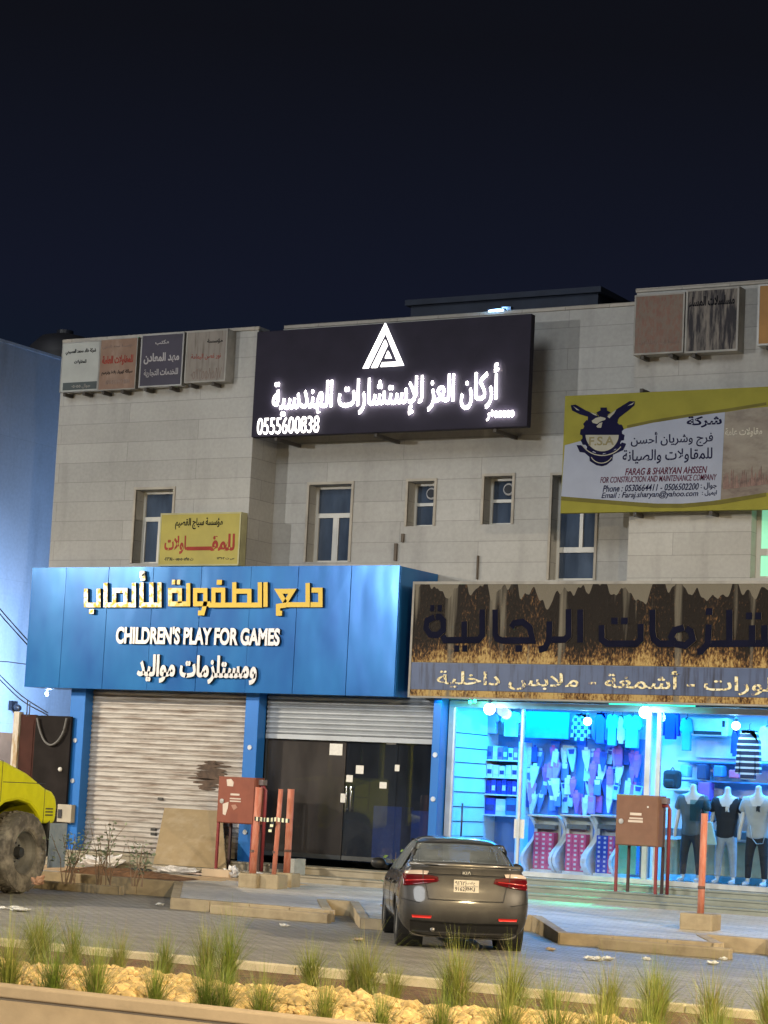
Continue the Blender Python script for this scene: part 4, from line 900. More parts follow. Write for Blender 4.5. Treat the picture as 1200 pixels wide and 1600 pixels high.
# leaning board
Yb = -.66
bpts = [(257, 1261), (345, 1261), (362, 1339), (238, 1333)]
x0, zt0 = W(257, 1262, -.12); x1, _ = W(347, 1264, -.12); xb0, zb0 = W(238, 1334, -1.0); xb1, _ = W(352, 1340, -1.0)
bd = MB(); bd.add([(xb0, -.95, .465), (xb1, -.95, .465), (x1, -.12, zt0), (x0, -.12, zt0), (xb0, -.93, .465), (xb1, -.93, .465), (x1, -.10, zt0), (x0, -.10, zt0)],
                  [(0, 1, 2, 3), (7, 6, 5, 4), (0, 4, 5, 1), (1, 5, 6, 2), (2, 6, 7, 3), (3, 7, 4, 0)])
bd.build('plywood_board', streak_mat('stained_board', (.29, .225, .135), (.38, .32, .23), (1.5, 3, 1.5), .5, .7, .6, .85), label='large dusty board leaning on the roller shutter', cat='board')
# meter box on the left pillar
r = R(92, 114, 1257, 1285, -.36); mtb = thing('meter_box', 'beige electric meter box at the foot of the blue pillar', 'meter box', ((r[0]+r[1])/2, -.3, r[2]))
MB().box(r[0], r[1], -.42, -.285, r[2], r[3]).build('box', M('beige_box', (.33, .30, .24), .6), mtb, bevel=.01); MB().box(r[0]+.03, r[0]+.12, -.44, -.421, r[2]+.08, r[3]-.1).build('window', DKP, mtb)
# wheel stops in front of the kerb
for (a, b, lab) in (((50, 1396), (190, 1399), 'concrete wheel stop beside the yellow machine'), ((332, 1420), (515, 1433), 'concrete wheel stop before the taped red posts'), ((938, 1484), (1142, 1498), 'concrete wheel stop before the single red post')):
    A, Bq = G(*a), G(*b); ya = (A[1]+Bq[1])/2; ya = {'concrete wheel stop beside the yellow machine': -3.75, 'concrete wheel stop before the taped red posts': -6.55, 'concrete wheel stop before the single red post': -7.05}[lab]
    xa = W(a[0], a[1], ya)[0]; xb = W(b[0], b[1], ya)[0]
    ws = MB(); ws.prism([(0, 0), (0, 0.13), (.03, .15), (.11, .15), (.14, .13), (.14, 0)], 0, xb-xa)
    ws.v = [(xa+y, ya+x-.07, z+.004) for x, y, z in ws.v]
    ws.build('wheel_stop', BASEM, bevel=.01, label=lab, cat='wheel stop', group='concrete wheel stops')
# hollow blocks and pallet behind the posts
bk = thing('cinder_block', 'grey hollow block standing behind the red posts', 'block', (*G(462, 1383, .27), .27))
x, y, z = bk.location; MB().box(x-.07, x+.07, y-.2, y+.2, walk_z(x, y), walk_z(x, y)+.40).build('block', streak_mat('grey_block', (.40, .42, .42), (.25, .26, .26), (5, 5, 5), .45, .7, .6, .9), bk, bevel=.01)
hb = MB()
for k in range(2): hb.box(x-.55, x-.09, y-.05, y+.1, walk_z(x, y)+.02+k*.17, walk_z(x, y)+.12+k*.17)
hb.build('block_holes', DKP, bk)
# ================================================================== LITTER
def GW(px, py):                          # the point on the sloping walk under a photograph measure
    y = -2.
    for _ in range(40):
        x, y2 = G(px, py, walk_z(0, y)); y = y+.35*(max(-6.5, min(-1.42, y2))-y)
    return W(px, py, y)[0], y
def crumple(name, label, cat, px, py, sx, sy, sz, m, seed, z=None, flat=.5):
    gx, gy = GW(px, py) if z is None else G(px, py, z); zz = walk_z(gx, gy) if z is None else z
    bm = bmesh.new(); bmesh.ops.create_icosphere(bm, subdivisions=3, radius=1); q = random.Random(seed)
    ks = [(Vector((q.gauss(0, 1), q.gauss(0, 1), q.gauss(0, 1))).normalized(), q.uniform(4, 12), q.uniform(0, 6)) for _ in range(9)]
    mb = MB()
    for v in bm.verts:
        d = 1+sum(.10*math.sin(k.dot(v.co)*f+p) for k, f, p in ks)+q.uniform(-.05, .05)
        mb.v.append((gx+v.co.x*sx*d, gy+v.co.y*sy*d, zz+max(0, (v.co.z*.5+.45)*sz*d)))
    for f in bm.faces: mb.f.append(tuple(v.index for v in f.verts)); mb.mi.append(0)
    bm.free(); return mb.build(name, m, label=label, cat=cat)
WBAG = M('white_plastic_bag', (.62, .62, .64), .45, var=.25, sc=14); CARD = M('cardboard', (.50, .40, .29), .85, var=.15)
crumple('plastic_bag', 'pile of white plastic bags behind the left shrubs', 'bag', 155, 1346, .42, .2, .22, WBAG, 1)
crumple('plastic_bag', 'flattened white bags below the leaning board', 'bag', 275, 1361, .42, .16, .13, WBAG, 2)
crumple('plastic_bag', 'small white bag near the left hose cabinet legs', 'bag', 363, 1367, .13, .1, .19, WBAG, 3)
crumple('plastic_bag', 'clear plastic wrapping behind the red posts', 'bag', 415, 1379, .36, .12, .14, WBAG, 4)
crumple('plastic_bag', 'white plastic bag on the step beside the parked car', 'bag', 575, 1357, .34, .16, .16, WBAG, 5, .47)
crumple('litter_scrap', 'dark scrap on the sand right of the white bags', 'litter', 220, 1356, .25, .1, .05, DKP, 6)
crumple('paper_scrap', 'white paper scrap on the paving by the big tyre', 'litter', 30, 1424, .16, .12, .07, PAPER, 7, .006)
for i, (px, py, s_) in enumerate(((922, 1500, .05), (932, 1501, .055), (948, 1500, .055), (1010, 1500, .04), (1113, 1507, .05), (1130, 1500, .04), (5, 1421, .05))):
    crumple('paper_scrap', 'crumpled white paper scrap, %s from the left on the paving behind the car' % ORD[i] if i < 6 else 'tiny white scrap at the left edge of the paving', 'litter', px, py, s_*1.5, s_, s_*.9, PAPER, 20+i, .006)
for i, (px, py, m_, lab) in enumerate(((560, 1470, CARD, 'small cardboard scrap on the paving left of the parked car'), (250, 1415, PAPER, 'white paper scrap on the paving before the soil bed'), (860, 1485, CARD, 'brown scrap on the paving right of the car wheel'), (445, 1448, PAPER, 'crumpled paper on the paving below the taped posts'))):
    crumple('paper_scrap', lab, 'litter', px, py, .07, .05, .04, m_, 60+i, .006)
crumple('stone_rubble', 'pale rubble in the gap between two kerbs left of the car', 'rubble', 535, 1424, .28, .2, .13, M('rubble_pale', (.45, .40, .33), .9, sc=9, var=.4), 31, .006)
gx, gy = GW(305, 1356); cdm = MB(); cdm.slab([(gx-.55, gy-.02), (gx+.62, gy-.12), (gx+.45, gy+.2), (gx-.1, gy+.34), (gx-.5, gy+.2)], lambda x, y: walk_z(x, y)+.02, lambda x, y: walk_z(x, y)+.035+.03*math.sin(x*5))
cdm.build('cardboard_sheet', M('pink_card', (.56, .45, .40), .8), label='pale pinkish cardboard sheet flat on the walk below the board', cat='cardboard')
gx, gy = GW(345, 1366); MB().box(gx-.35, gx+.25, gy-.12, gy+.12, walk_z(gx, gy), walk_z(gx, gy)+.14).build('cardboard_box', CARD, bevel=.01, label='squashed brown cardboard box near the left hose cabinet', cat='box')
gx, gy = GW(382, 1378); zz = walk_z(gx, gy)
cu = thing('coffee_cup', 'small dark paper cup beside the concrete post base', 'cup', (gx, gy, zz)); MB().lathe([(.028, zz), (.042, zz+.11)], 12, 'z', (gx, gy, 0)).build('cup', M('cup_brown', (.07, .03, .02), .5), cu); MB().lathe([(.044, zz+.111), (.044, zz+.125), (.038, zz+.13)], 12, 'z', (gx, gy, 0)).build('lid', PAPER, cu)
crumple('brick_piece', 'broken brick lying beside the big tyre', 'brick', 58, 1383, .12, .08, .14, M('brick_red', (.30, .17, .10), .9), 41, .285)
# ================================================================== PLANTS
LEAF = M('dusty_leaf', (.20, .24, .15), .6, var=.5, sc=7); STEMM = M('twig_brown', (.16, .11, .07), .8)
def shrub(name, label, px, py, h, spread, nst, seed, leaf, loc=None, dens=16):
    q = random.Random(seed); gx, gy = loc or G(px, py, .26); zz = walk_z(gx, gy)
    t = thing(name, label, 'shrub', (gx, gy, zz)); sm, lm = MB(), MB()
    for s_ in range(nst):
        a = q.uniform(0, 6.28); b = q.uniform(.2, 1)*spread; bx_, by_ = gx+q.uniform(-.12, .12)*spread*2, gy+q.uniform(-.08, .08)
        hh = h*q.uniform(.55, 1); pts = [(bx_, by_, zz)]
        for k in range(1, 5):
            u = k/4; pts.append((bx_+math.cos(a)*b*u**1.4+q.gauss(0, .02), by_+math.sin(a)*b*.5*u**1.4+q.gauss(0, .02), zz+hh*u))
        sm.tube(pts, [.012, .010, .008, .006, .003], 5)
        for k in range(dens):
            u = q.uniform(.35, 1.02); i = min(3, int(u*4)); f = u*4-i; p = Vector(pts[i]).lerp(Vector(pts[i+1]), min(f, 1))
            d = Vector((q.gauss(0, 1), q.gauss(0, 1), q.uniform(-.3, 1))).normalized(); p = p+d*q.uniform(.01, .13)
            L_ = q.uniform(.05, .10); n_ = d.cross(Vector((q.random(), q.random(), q.random()))).normalized()*L_*.28
            lm.add([p, p+d*L_*.5+n_, p+d*L_, p+d*L_*.5-n_], [(0, 1, 2, 3)])
    sm.build('stem', STEMM, t); lm.build('foliage', leaf, t); return t
LEAF2 = M('green_leaf', (.14, .24, .07), .55, var=.4, sc=7)
shrub('sparse_shrub', 'taller grey green shrub in the soil bed beside the meter box', 105, 1376, 1.05, .55, 11, 1, LEAF)
shrub('sparse_shrub', 'twiggy shrub in the middle of the soil bed before the shutter', 165, 1379, 1.15, .65, 9, 2, LEAF, dens=12)
shrub('sparse_shrub', 'low leafy shrub at the right end of the soil bed', 215, 1382, .85, .4, 7, 3, LEAF, dens=16)
shrub('young_sapling', 'thin young sapling in the kerbed pit left of the car', 590, 1404, 1.05, .28, 6, 4, LEAF2, loc=(-17.35, -5.75), dens=13)
GRASS = N('grass_blade'); hi = GRASS.n('ShaderNodeObjectInfo'); gn = GRASS.noise((1, 1, 1), 9, 2)
GRASS.base(GRASS.mix(hi.outputs['Random'], GRASS.ramp(gn, [(.3, (.10, .17, .022)), (.7, (.22, .29, .05))]), GRASS.ramp(gn, [(.3, (.16, .21, .03)), (.7, (.32, .33, .075))]))); GRASS.b.inputs['Roughness'].default_value = .5
GRASS.b.inputs['Subsurface Weight'].default_value = 0
def tuft_mesh(seed):
    q = random.Random(seed); mb = MB()
    for k in range(330+50*(seed % 4)):
        a = q.uniform(0, 6.28); r0 = abs(q.gauss(0, .042)); lean = abs(q.gauss(0, .23))+.02; L_ = q.uniform(.28, .62) if q.random() < .85 else q.uniform(.5, .8)
        wd = q.uniform(.0016, .0036); bx_, by_ = math.cos(a)*r0, math.sin(a)*r0; a2 = a+q.gauss(0, .7); t = a2+PI/2; ex = q.uniform(1.5, 2.6)
        ps = []
        for i in range(5):
            u = i/4; out = lean*(u**ex)*1.35; z = L_*(u-.22*lean*u*u*1.6)
            ps.append((bx_+math.cos(a2)*out, by_+math.sin(a2)*out, z, wd*(1-u*.9)))
        vs = []
        for x, y, z, w_ in ps: vs += [(x-math.cos(t)*w_, y-math.sin(t)*w_, z), (x+math.cos(t)*w_, y+math.sin(t)*w_, z)]
        mb.k = 1 if q.random() < .10 else 0; mb.add(vs, [(2*i, 2*i+1, 2*i+3, 2*i+2) for i in range(4)])
    return mb
protos = []
def tuft(x, y, s_, label, grp, i):
    k = i % 6
    if len(protos) <= k:
        o = tuft_mesh(50+k).build('grass_tuft', [GRASS.m, M('straw_blade', (.36, .29, .13), .7)], recenter=False, label=label, cat='grass tuft', group=grp); protos.append(o)
    else:
        o = protos[k].copy(); COL.objects.link(o); o['label'] = label; o['group'] = grp
    o.location = (x, y, .27); o.rotation_euler = (0, 0, random.uniform(0, 6.28)); o.scale = (s_*random.uniform(.9, 1.1), s_*random.uniform(.9, 1.1), s_*random.uniform(.85, 1.15))
fr_px = [(-40, 1530), (20, 1538), (88, 1548), (148, 1553), (240, 1566), (318, 1574), (345, 1580), (410, 1590), (500, 1602), (595, 1610), (690, 1622), (790, 1634), (870, 1640), (935, 1650), (1010, 1660), (1105, 1672), (1135, 1676), (1215, 1688)]
i = 0
for j, (px, py) in enumerate(fr_px):
    x = W(px, py, -22.45)[0]; tuft(x, -22.45+random.uniform(-.06, .06), random.uniform(.76, 1.06), '%s green grass tuft from the left in the front row of the planter' % ORD[j].capitalize(), 'grass tufts in the front row', i); i += 1
bk_px = [(55, 1492), (72, 1494), (120, 1497), (210, 1506), (285, 1518), (332, 1522), (372, 1527), (455, 1535), (545, 1546), (570, 1549), (640, 1556), (712, 1565), (735, 1567), (805, 1575), (880, 1585), (960, 1595), (1005, 1600), (1045, 1605), (1130, 1616), (1190, 1625)]
for j, (px, py) in enumerate(bk_px):
    x = W(px, py, -19.5)[0]; tuft(x, -19.5+random.uniform(-.3, .35), random.uniform(.7, 1.0), '%s green grass tuft from the left in the back row of the planter' % ORD[j].capitalize(), 'grass tufts in the back row', i); i += 1
# ================================================================== THE CLOTHES SHOP, INSIDE
def cloth(name, col, **k): return M(name, col, .85, var=k.pop('var', .12), sc=k.pop('sc', 6), **k)
WHT = cloth('white_goods', (.66, .68, .70))
for (px, py, lab, inside) in ((765, 1108, 'bright white bulb hanging outside at the left of the clothes shop front', 0), (1008, 1113, 'bright white bulb hanging outside before the glazing pillar', 0), (918, 1127, 'square white lamp inside above the checked shirt', 1), (1150, 1134, 'white bulb inside above the striped shirt', 1)):
    Yb = -.25 if not inside else .7
    x, z = W(px, py, Yb); t = thing('light_bulb', lab, 'light bulb', (x, Yb, z))
    r_ = .105 if not inside else .075
    MB().ball((x, Yb, z), r_, 16, 12).build('globe', emis('bulb_glow', (.80, .97, 1), 9), t, smooth=True)
    MB().lathe([(.03, z+r_*.8), (.035, z+r_+.05), (.015, z+r_+.07)], 10, 'z', (x, Yb, 0)).build('socket', DKP, t)
    MB().tube([(x, Yb, z+r_+.06), (x-.05, Yb, ZT-.01 if inside else min(ZT+.02, z+r_+.22))], .008, 5).build('wire', DKP, t)
    lamp('light_bulb_glow', 'POINT', (x, Yb-.16, z-.05), 16 if not inside else 22, (.30, .72, 1), shadow_soft_size=.1)
x, z = W(738, 1097, -.3); t = thing('green_lamp', 'small glowing green lamp under the corner of the weathered sign', 'lamp', (x, -.3, z))
MB().ball((x-.04, -.3, z), .035, 8, 6).ball((x+.05, -.3, z+.02), .035, 8, 6).build('led', emis('green_led', (.05, 1, .45), 4), t, smooth=True)
lamp('green_lamp_glow', 'POINT', (x, -.42, z-.02), 8, (.05, 1, .4), shadow_soft_size=.05)
gs = thing('led_strip', 'thin green light strip fixed under the weathered sign', 'light strip', (-15.4, -.45, gz0)); MB().box(-16.2, -14.6, -.46, -.44, gz0-.045, gz0-.025).build('strip', emis('green_strip', (.05, 1, .5), 2.0), gs)
lamp('led_strip_glow', 'SPOT', (-15.6, -.5, gz0-.06), 1100, (.02, 1, .42), (-16.0, -.95, .5), spot_size=math.radians(46), spot_blend=1.0)
SHOPB = (.005, .36, 1.0)
lamp('shop_ceiling_light', 'AREA', (-17.4, 1.0, ZT-.06), 460, SHOPB, (-17.4, 1.0, 0), shape='RECTANGLE', size=3.6, size_y=1.1)
lamp('shop_ceiling_light', 'AREA', (-13.0, 1.0, ZT-.06), 390, (.04, .42, 1), (-13.0, 1.0, 0), shape='RECTANGLE', size=3.6, size_y=1.1)
lamp('shop_spill_fill', 'AREA', (-17.2, -.35, gz0-.03), 48, (.02, .56, .95), (-17.2, -.9, 0), shape='RECTANGLE', size=5, size_y=.1)  # unseen area lamp added to strengthen the shop's glow on the steps
# --- slat wall
PW_ = BACKW-.10
rS = R(812, 1003, 1158, 1360, PW_)
MB().box(rS[0]-.9, rS[1]+.1, PW_+.03, BACKW-.005, ZF+.05, ZT-.55).build('slat_wall', M('slat_board', (.14, .22, .42), .5, sc=1), B)
pp = MB()
for px in (818, 865, 906, 950, 990): x = W(px, 1240, PW_)[0]; pp.box(x-.09, x+.09, PW_-.01, PW_+.029, ZF+.9, W(px, 1158, PW_)[1])
pp.build('slat_post', M('blue_upright', (.03, .16, .60), .5), B)
# --- hanging shirts
def shirt(name, label, rect, Y, m, long=False, puff=.05, group='shirts hung along the top of the shop'):
    x0, x1, z0, z1 = rect; w_, h = x1-x0, z1-z0; cx = (x0+x1)/2
    def P(u, v): return cx+u*w_/2, z0+v*h
    if long: out = [(-.55, 0), (.55, 0), (.57, .55), (.68, .10), (.98, .12), (.86, .75), (.62, .93), (.22, 1), (.10, .94), (-.10, .94), (-.22, 1), (-.62, .93), (-.86, .75), (-.98, .12), (-.68, .10), (-.57, .55)]
    else: out = [(-.60, 0), (.60, 0), (.62, .60), (.74, .52), (1.0, .64), (.70, .95), (.24, 1), (.10, .93), (-.10, .93), (-.24, 1), (-.70, .95), (-1.0, .64), (-.74, .52), (-.62, .60)]
    t = thing(name, label, 'garment', (cx, Y, z0), group)
    b = MB().prism([P(*p) for p in out], Y-puff, Y+puff).build('fabric', m, t, bevel=.025)
    MB().tube([P(-.5, .97)[:1]+(Y, P(0, .965)[1]), (cx, Y, z0+h*1.0), P(.5, .97)[:1]+(Y, P(0, .965)[1])], .008, 5).tube([(cx, Y, z0+h), (cx, Y, z0+h+.09), (cx+.03, Y, z0+h+.11)], .006, 5).build('hanger', DKP, t)
    return t
def check_mat():
    n = N('checked_fabric'); q = n.n('ShaderNodeTexChecker'); q.inputs['Scale'].default_value = 14; n.l(n.scaled((1, 0, 1)), q.inputs['Vector']); q.inputs[1].default_value = (.35, .4, .5, 1); q.inputs[2].default_value = (.02, .03, .09, 1); n.l(q.outputs[0], n.b.inputs['Base Color']); return n.m
def stripe_mat():
    n = N('striped_fabric'); sp = n.n('ShaderNodeSeparateXYZ'); n.l(n.pos(), sp.inputs[0]); s_ = n.math('SINE', n.math('MULTIPLY', sp.outputs[2], 62)); n.base(n.ramp(s_, [(.45, (.015, .02, .05)), (.55, (.7, .72, .74))])); return n.m
Yh = BACKW-.5
for (a, b, c, d, col, lab, lg) in ((731, 752, 1109, 1140, (.62, .42, .36), 'peach shirt hung at the far left of the shop top row', 0), (757, 781, 1114, 1146, (.40, .32, .55), 'lilac shirt hung in the shop top row beside the peach one', 0),
        (783, 815, 1112, 1151, (.46, .62, .40), 'pale green shirt hung in the shop top row', 0), (928, 951, 1113, 1162, (.02, .07, .42), 'dark blue long shirt hung right of the checked shirt', 1),
        (947, 968, 1116, 1165, (.06, .28, .42), 'teal blue shirt hung second from the glazing pillar', 0), (973, 1004, 1117, 1169, (.10, .33, .40), 'teal tee shirt hung next to the glazing pillar', 0), (966, 978, 1117, 1162, (.70, .45, .40), 'pink and white shirt edge between two teal shirts', 1),
        (1034, 1063, 1106, 1155, (.01, .03, .45), 'deep blue long garment hung right of the glazing pillar', 1), (1063, 1084, 1121, 1173, (.05, .30, .36), 'small teal garment hung left of the air conditioner', 0), (1143, 1156, 1140, 1182, (.02, .05, .45), 'narrow blue garment between air conditioner and striped shirt', 1),
        (1184, 1214, 1134, 1190, (.75, .38, .30), 'salmon pink shirt hung by the right edge of the photograph', 0)):
    shirt('hanging_shirt', lab, R(a, b, c, d, Yh), Yh, cloth('fabric_%d' % a, col), lg)
shirt('hanging_shirt', 'dark checked shirt hung under the square lamp', R(893, 924, 1115, 1158, Yh), Yh, check_mat(), 1)
shirt('hanging_shirt', 'navy and white striped long shirt above the right mannequin', R(1150, 1190, 1140, 1218, .8), .8, stripe_mat(), 1, .06)
r = R(821, 889, 1112, 1154, Yh); MB().box(r[0], r[1], Yh, Yh+.06, r[2], r[3]).build('blue_banner', cloth('blue_cloth', (.02, .22, .60)), label='plain blue cloth panel stretched above the hanging packs', cat='cloth panel', bevel=.01)
# air conditioner
r = R(1081, 1144, 1122, 1151, Yh+.2); ac = thing('air_conditioner', 'white wall air conditioner with a dark outlet slot in the shop', 'air conditioner', ((r[0]+r[1])/2, Yh+.2, r[2]))
MB().box(r[0], r[1], Yh, Yh+.28, r[2], r[3]).build('case', WHT, ac, bevel=.03); MB().box(r[0]+.12, r[1]-.12, Yh-.012, Yh-.001, r[2]+.03, r[2]+.09).build('outlet', DKP, ac); MB().box(r[1]-.11, r[1]-.06, Yh-.01, Yh-.001, r[3]-.16, r[3]-.05).build('label', DKP, ac)
r = R(1080, 1146, 1153, 1184, Yh+.2); MB().box(r[0], r[1], BACKW-.08, BACKW-.03, r[2], r[3]).build('white_board', WHT, label='plain white board on the wall below the air conditioner', cat='board', bevel=.005)
# hanging packs
rng = random.Random(21)
pcols = [(.30, .46, .52), (.10, .17, .42), (.36, .20, .46), (.03, .07, .34), (.50, .52, .58), (.30, .10, .36)]
def pack_mesh(kind, k):
    mb = MB(); w_ = .082
    if kind == 0: mb.prism([(-w_, 0), (w_, 0), (w_*.9, -.14), (.015, -.40), (-.015, -.40), (-w_*.9, -.14)], -.02, .02)
    else: mb.prism([(-w_*.85, 0), (w_*.85, 0), (w_*.8, -.30), (-w_*.8, -.30)], -.018, .018)
    mb.k = 1; mb.prism([(-w_*.7, -.02), (w_*.7, -.02), (w_*.5, -.10), (-w_*.5, -.10)], -.0235, -.0205)
    if kind == 0: ribbon(mb, [(-.07, -.12), (.03, -.30)], .02, -.0205, -.0225, 1); 
    mb.k = 1; mb.box(-.035, .035, -.004, .004, .001, .05); return mb
pp = {}
row_n = ['top', 'upper middle', 'lower middle', 'bottom']
cnt = 0
for row, py in enumerate((1168, 1194, 1218, 1240)):
    j = 0
    for px in range(822, 1003, 9):
        if rng.random() < .12 or j > 19: continue
        x, z = W(px+rng.uniform(-3, 3), py+(px-824)*.035+rng.uniform(-5, 5), PW_)
        kind = 0 if rng.random() < .62 else 1; c = rng.randrange(len(pcols)); key = (kind, c)
        lab = '%s hanging %s pack from the left in the %s row of the wall rack' % (ORD[j].capitalize(), 'tapered' if kind == 0 else 'square', row_n[row])
        if key not in pp:
            o = pack_mesh(*key).build('hanging_pack', [cloth('pack_%d' % c, pcols[c]), cloth('pack_print_%d' % (c % 3), [(.03, .05, .25), (.6, .65, .7), (.45, .12, .35)][c % 3])], label=lab, cat='pack', group='packs hung on the slat wall', recenter=False); pp[key] = o
        else: o = pp[key].copy(); COL.objects.link(o); o['label'] = lab
        o.location = (x, PW_-.06-.045*(j % 3), z); o.rotation_euler = (0, rng.uniform(-.13, .13), rng.uniform(-.25, .25)); o.scale = (rng.uniform(.8, 1.1),)*3; j += 1
r = R(880, 898, 1165, 1172, PW_-.1); MB().box(r[0], r[1], PW_-.12, PW_-.06, r[2], r[3]).build('notice_card', CARD, label='small brown notice card near the top of the hanging packs', cat='card')
# shelf unit on the left with stacked goods
Ys = BACKW-.55
rs = R(756, 808, 1158, 1330, Ys); shf = thing('shelf_unit', 'pale shelf unit holding blue packs at the left of the shop', 'shelf', ((rs[0]+rs[1])/2, Ys, ZF))
for k, py in enumerate((1187, 1214, 1241, 1273)):
    z = W(780, py, Ys)[1]; MB().box(rs[0], rs[1], Ys-.02, BACKW-.02, z-.025, z).build('shelf', INW, shf)
MB().box(rs[0]-.03, rs[0]-.001, Ys-.02, BACKW-.02, ZF+.001, rs[3]).box(rs[1]+.001, rs[1]+.03, Ys-.02, BACKW-.02, ZF+.001, rs[3]).build('side', INW, shf)
def row_boxes(py, n, h, cols, kind, lab):
    z = W(780, py, Ys)[1]; wd = (rs[1]-rs[0]-.04)/n
    for i in range(n):
        a = rs[0]+.02+wd*i; c = cols[i % len(cols)]
        m = cloth('%s_%d' % (kind, i % len(cols)), c)
        hh = h*rng.uniform(.85, 1.0); o = MB(); o.box(a+.006, a+wd-.006, Ys+.02, Ys+.30, z+.001, z+hh); o.k = 1; o.box(a+.02, a+wd-.02, Ys+.014, Ys+.0195, z+hh*.25, z+hh*.6)
        o.build(kind, [m, WHT if i % 2 else cloth('pack_dark', (.03, .05, .2))], label=lab % ORD[i], cat='goods', bevel=.008)
row_boxes(1187, 6, .26, [(.10, .14, .22), (.5, .55, .6), (.25, .14, .3)], 'small_box', '%s small patterned box from the left on the top shelf')
row_boxes(1214, 5, .24, [(.6, .64, .7), (.5, .58, .66)], 'folded_pack', '%s pale folded pack from the left on the second shelf')
row_boxes(1241, 6, .29, [(.02, .03, .34), (.03, .06, .5)], 'blue_pack', '%s dark blue pack from the left on the third shelf')
row_boxes(1273, 3, .33, [(.02, .05, .45), (.45, .6, .66), (.04, .2, .5)], 'large_pack', '%s large blue pack from the left on the lowest shelf')
# curved counters with pink boxes
Yq = .75
PINK = cloth('pink_box', (.62, .10, .26)); PLAB = cloth('box_label', (.62, .62, .70))
pb_ = MB(); pb_.box(-.075, .075, -.0, .18, 0, .082); pb_.k = 1; pb_.box(-.03, .03, -.005, -.0005, .022, .06)
pbx = pb_.build('pink_box', [PINK, PLAB], cat='box', recenter=False, bevel=.003); first = [True]
BBX = cloth('blue_box', (.03, .08, .50)); GREYG = cloth('grey_top', (.14, .16, .18))
for ci, (a, b, nm, ncol) in enumerate(((828, 872, 'left', 3), (878, 922, 'middle', 3), (926, 966, 'right', 3))):
    x0 = W(a, 1318, Yq)[0]; x1 = W(b, 1318, Yq)[0]; zt_ = W((a+b)/2, 1276, Yq)[1]; zb = ZF
    t = thing('display_counter', '%s white display counter with curved sides holding boxes in the shop' % nm, 'counter', ((x0+x1)/2, Yq, zb))
    for xx in (x0, x1):
        sd_ = MB(); prof = []
        for k in range(15): v = k/14; prof.append((Yq-.05+.16*math.sin(v*2*PI)*(-1), zb+.001+v*(zt_-zb)))
        for (ya, za), (yb, zb2) in zip(prof[:-1], prof[1:]):
            off = .06*math.sin((za-zb)/(zt_-zb)*2*PI); off2 = .06*math.sin((zb2-zb)/(zt_-zb)*2*PI)
            sd_.add([(xx-.03-off, ya, za), (xx+.03-off, ya, za), (xx+.03-off, ya+.5, za), (xx-.03-off, ya+.5, za), (xx-.03-off2, yb, zb2), (xx+.03-off2, yb, zb2), (xx+.03-off2, yb+.5, zb2), (xx-.03-off2, yb+.5, zb2)], [(0, 3, 2, 1), (4, 5, 6, 7), (0, 1, 5, 4), (1, 2, 6, 5), (2, 3, 7, 6), (3, 0, 4, 7)])
        sd_.build('side_panel', WHT, t, smooth=False)
    MB().box(x0-.02, x1+.02, Yq-.10, Yq+.5, zt_-.0, zt_+.03).build('top', WHT, t); MB().box(x0+.05, x1-.05, Yq+.20, Yq+.24, zb+.01, zt_-.01).build('back', INW, t)
    MB().box(x0+.04, x1-.04, Yq-.04, Yq+.19, zb+.01, zb+.07).build('base_shelf', WHT, t); MB().box(x0+.08, x1-.08, Yq, Yq+.16, zt_-.22, zt_-.14).build('drawer', GREYG, t)
    wd = (x1-x0-.16)/ncol; nr = 8
    for r_ in range(nr):
        for c_ in range(ncol):
            lab = '%s box up, %s from the left, %s the %s curved counter' % (ORD[r_], ORD[c_], 'pink, in' if (ci < 2 or c_ == 2) else 'blue, in', nm)
            if first[0]: o = pbx; first[0] = False; o['group'] = 'boxes stacked in the curved counters'
            else: o = pbx.copy(); COL.objects.link(o)
            o['label'] = lab; o.location = (x0+.08+wd*(c_+.5), Yq-.02+.0*r_, zb+.072+r_*.083); o.scale = (wd/.15*.96, 1, 1)
            if ci == 2 and c_ < 2:
                if not getattr(bpy, '_bluebox', None): me = o.data.copy(); me.materials[0] = BBX; bpy._bluebox = me
                o.data = bpy._bluebox
bpy._bluebox = None
# lower right: plinth boards, backpack, bag, green panel
def flatobj(name, label, cat, rect, y0, y1, m, bev=.01): return MB().box(rect[0], rect[1], y0, y1, rect[2], rect[3]).build(name, m, bevel=bev, label=label, cat=cat)
flatobj('low_cabinet', 'beige low cabinet behind the mannequins', 'cabinet', R(1036, 1058, 1312, 1366, 1.2), 1.2, 1.6, cloth('beige_board', (.42, .34, .20)))
flatobj('low_cabinet', 'wide beige low cupboard at the right behind the mannequins', 'cabinet', R(1058, 1230, 1316, 1370, 1.3), 1.3, 1.7, cloth('beige_board', (.42, .34, .20)))
flatobj('counter_top', 'dark counter top over the beige cupboards', 'counter', R(1033, 1215, 1298, 1310, 1.1), 1.1, 1.75, GREYG)
flatobj('mint_board', 'pale green panel standing in the shop behind the brown hose cabinet', 'panel', R(966, 993, 1318, 1366, .6), .6, .64, cloth('mint_panel', (.14, .46, .30)))
flatobj('dark_column', 'dark narrow stand behind the brown hose cabinet', 'stand', R(999, 1011, 1310, 1372, .7), .7, .85, GREYG)
r = R(1034, 1059, 1203, 1232, 1.3); bp = thing('backpack', 'black backpack on a shelf right of the glazing pillar', 'backpack', ((r[0]+r[1])/2, 1.4, r[2]))
BPM = cloth('black_nylon', (.02, .025, .03)); MB().box(r[0], r[1], 1.3, 1.55, r[2], r[3]).build('body', BPM, bp, bevel=.07); MB().box(r[0]+.05, r[1]-.05, 1.24, 1.32, r[2]+.03, r[2]+(r[3]-r[2])*.5).build('pocket', BPM, bp, bevel=.04)
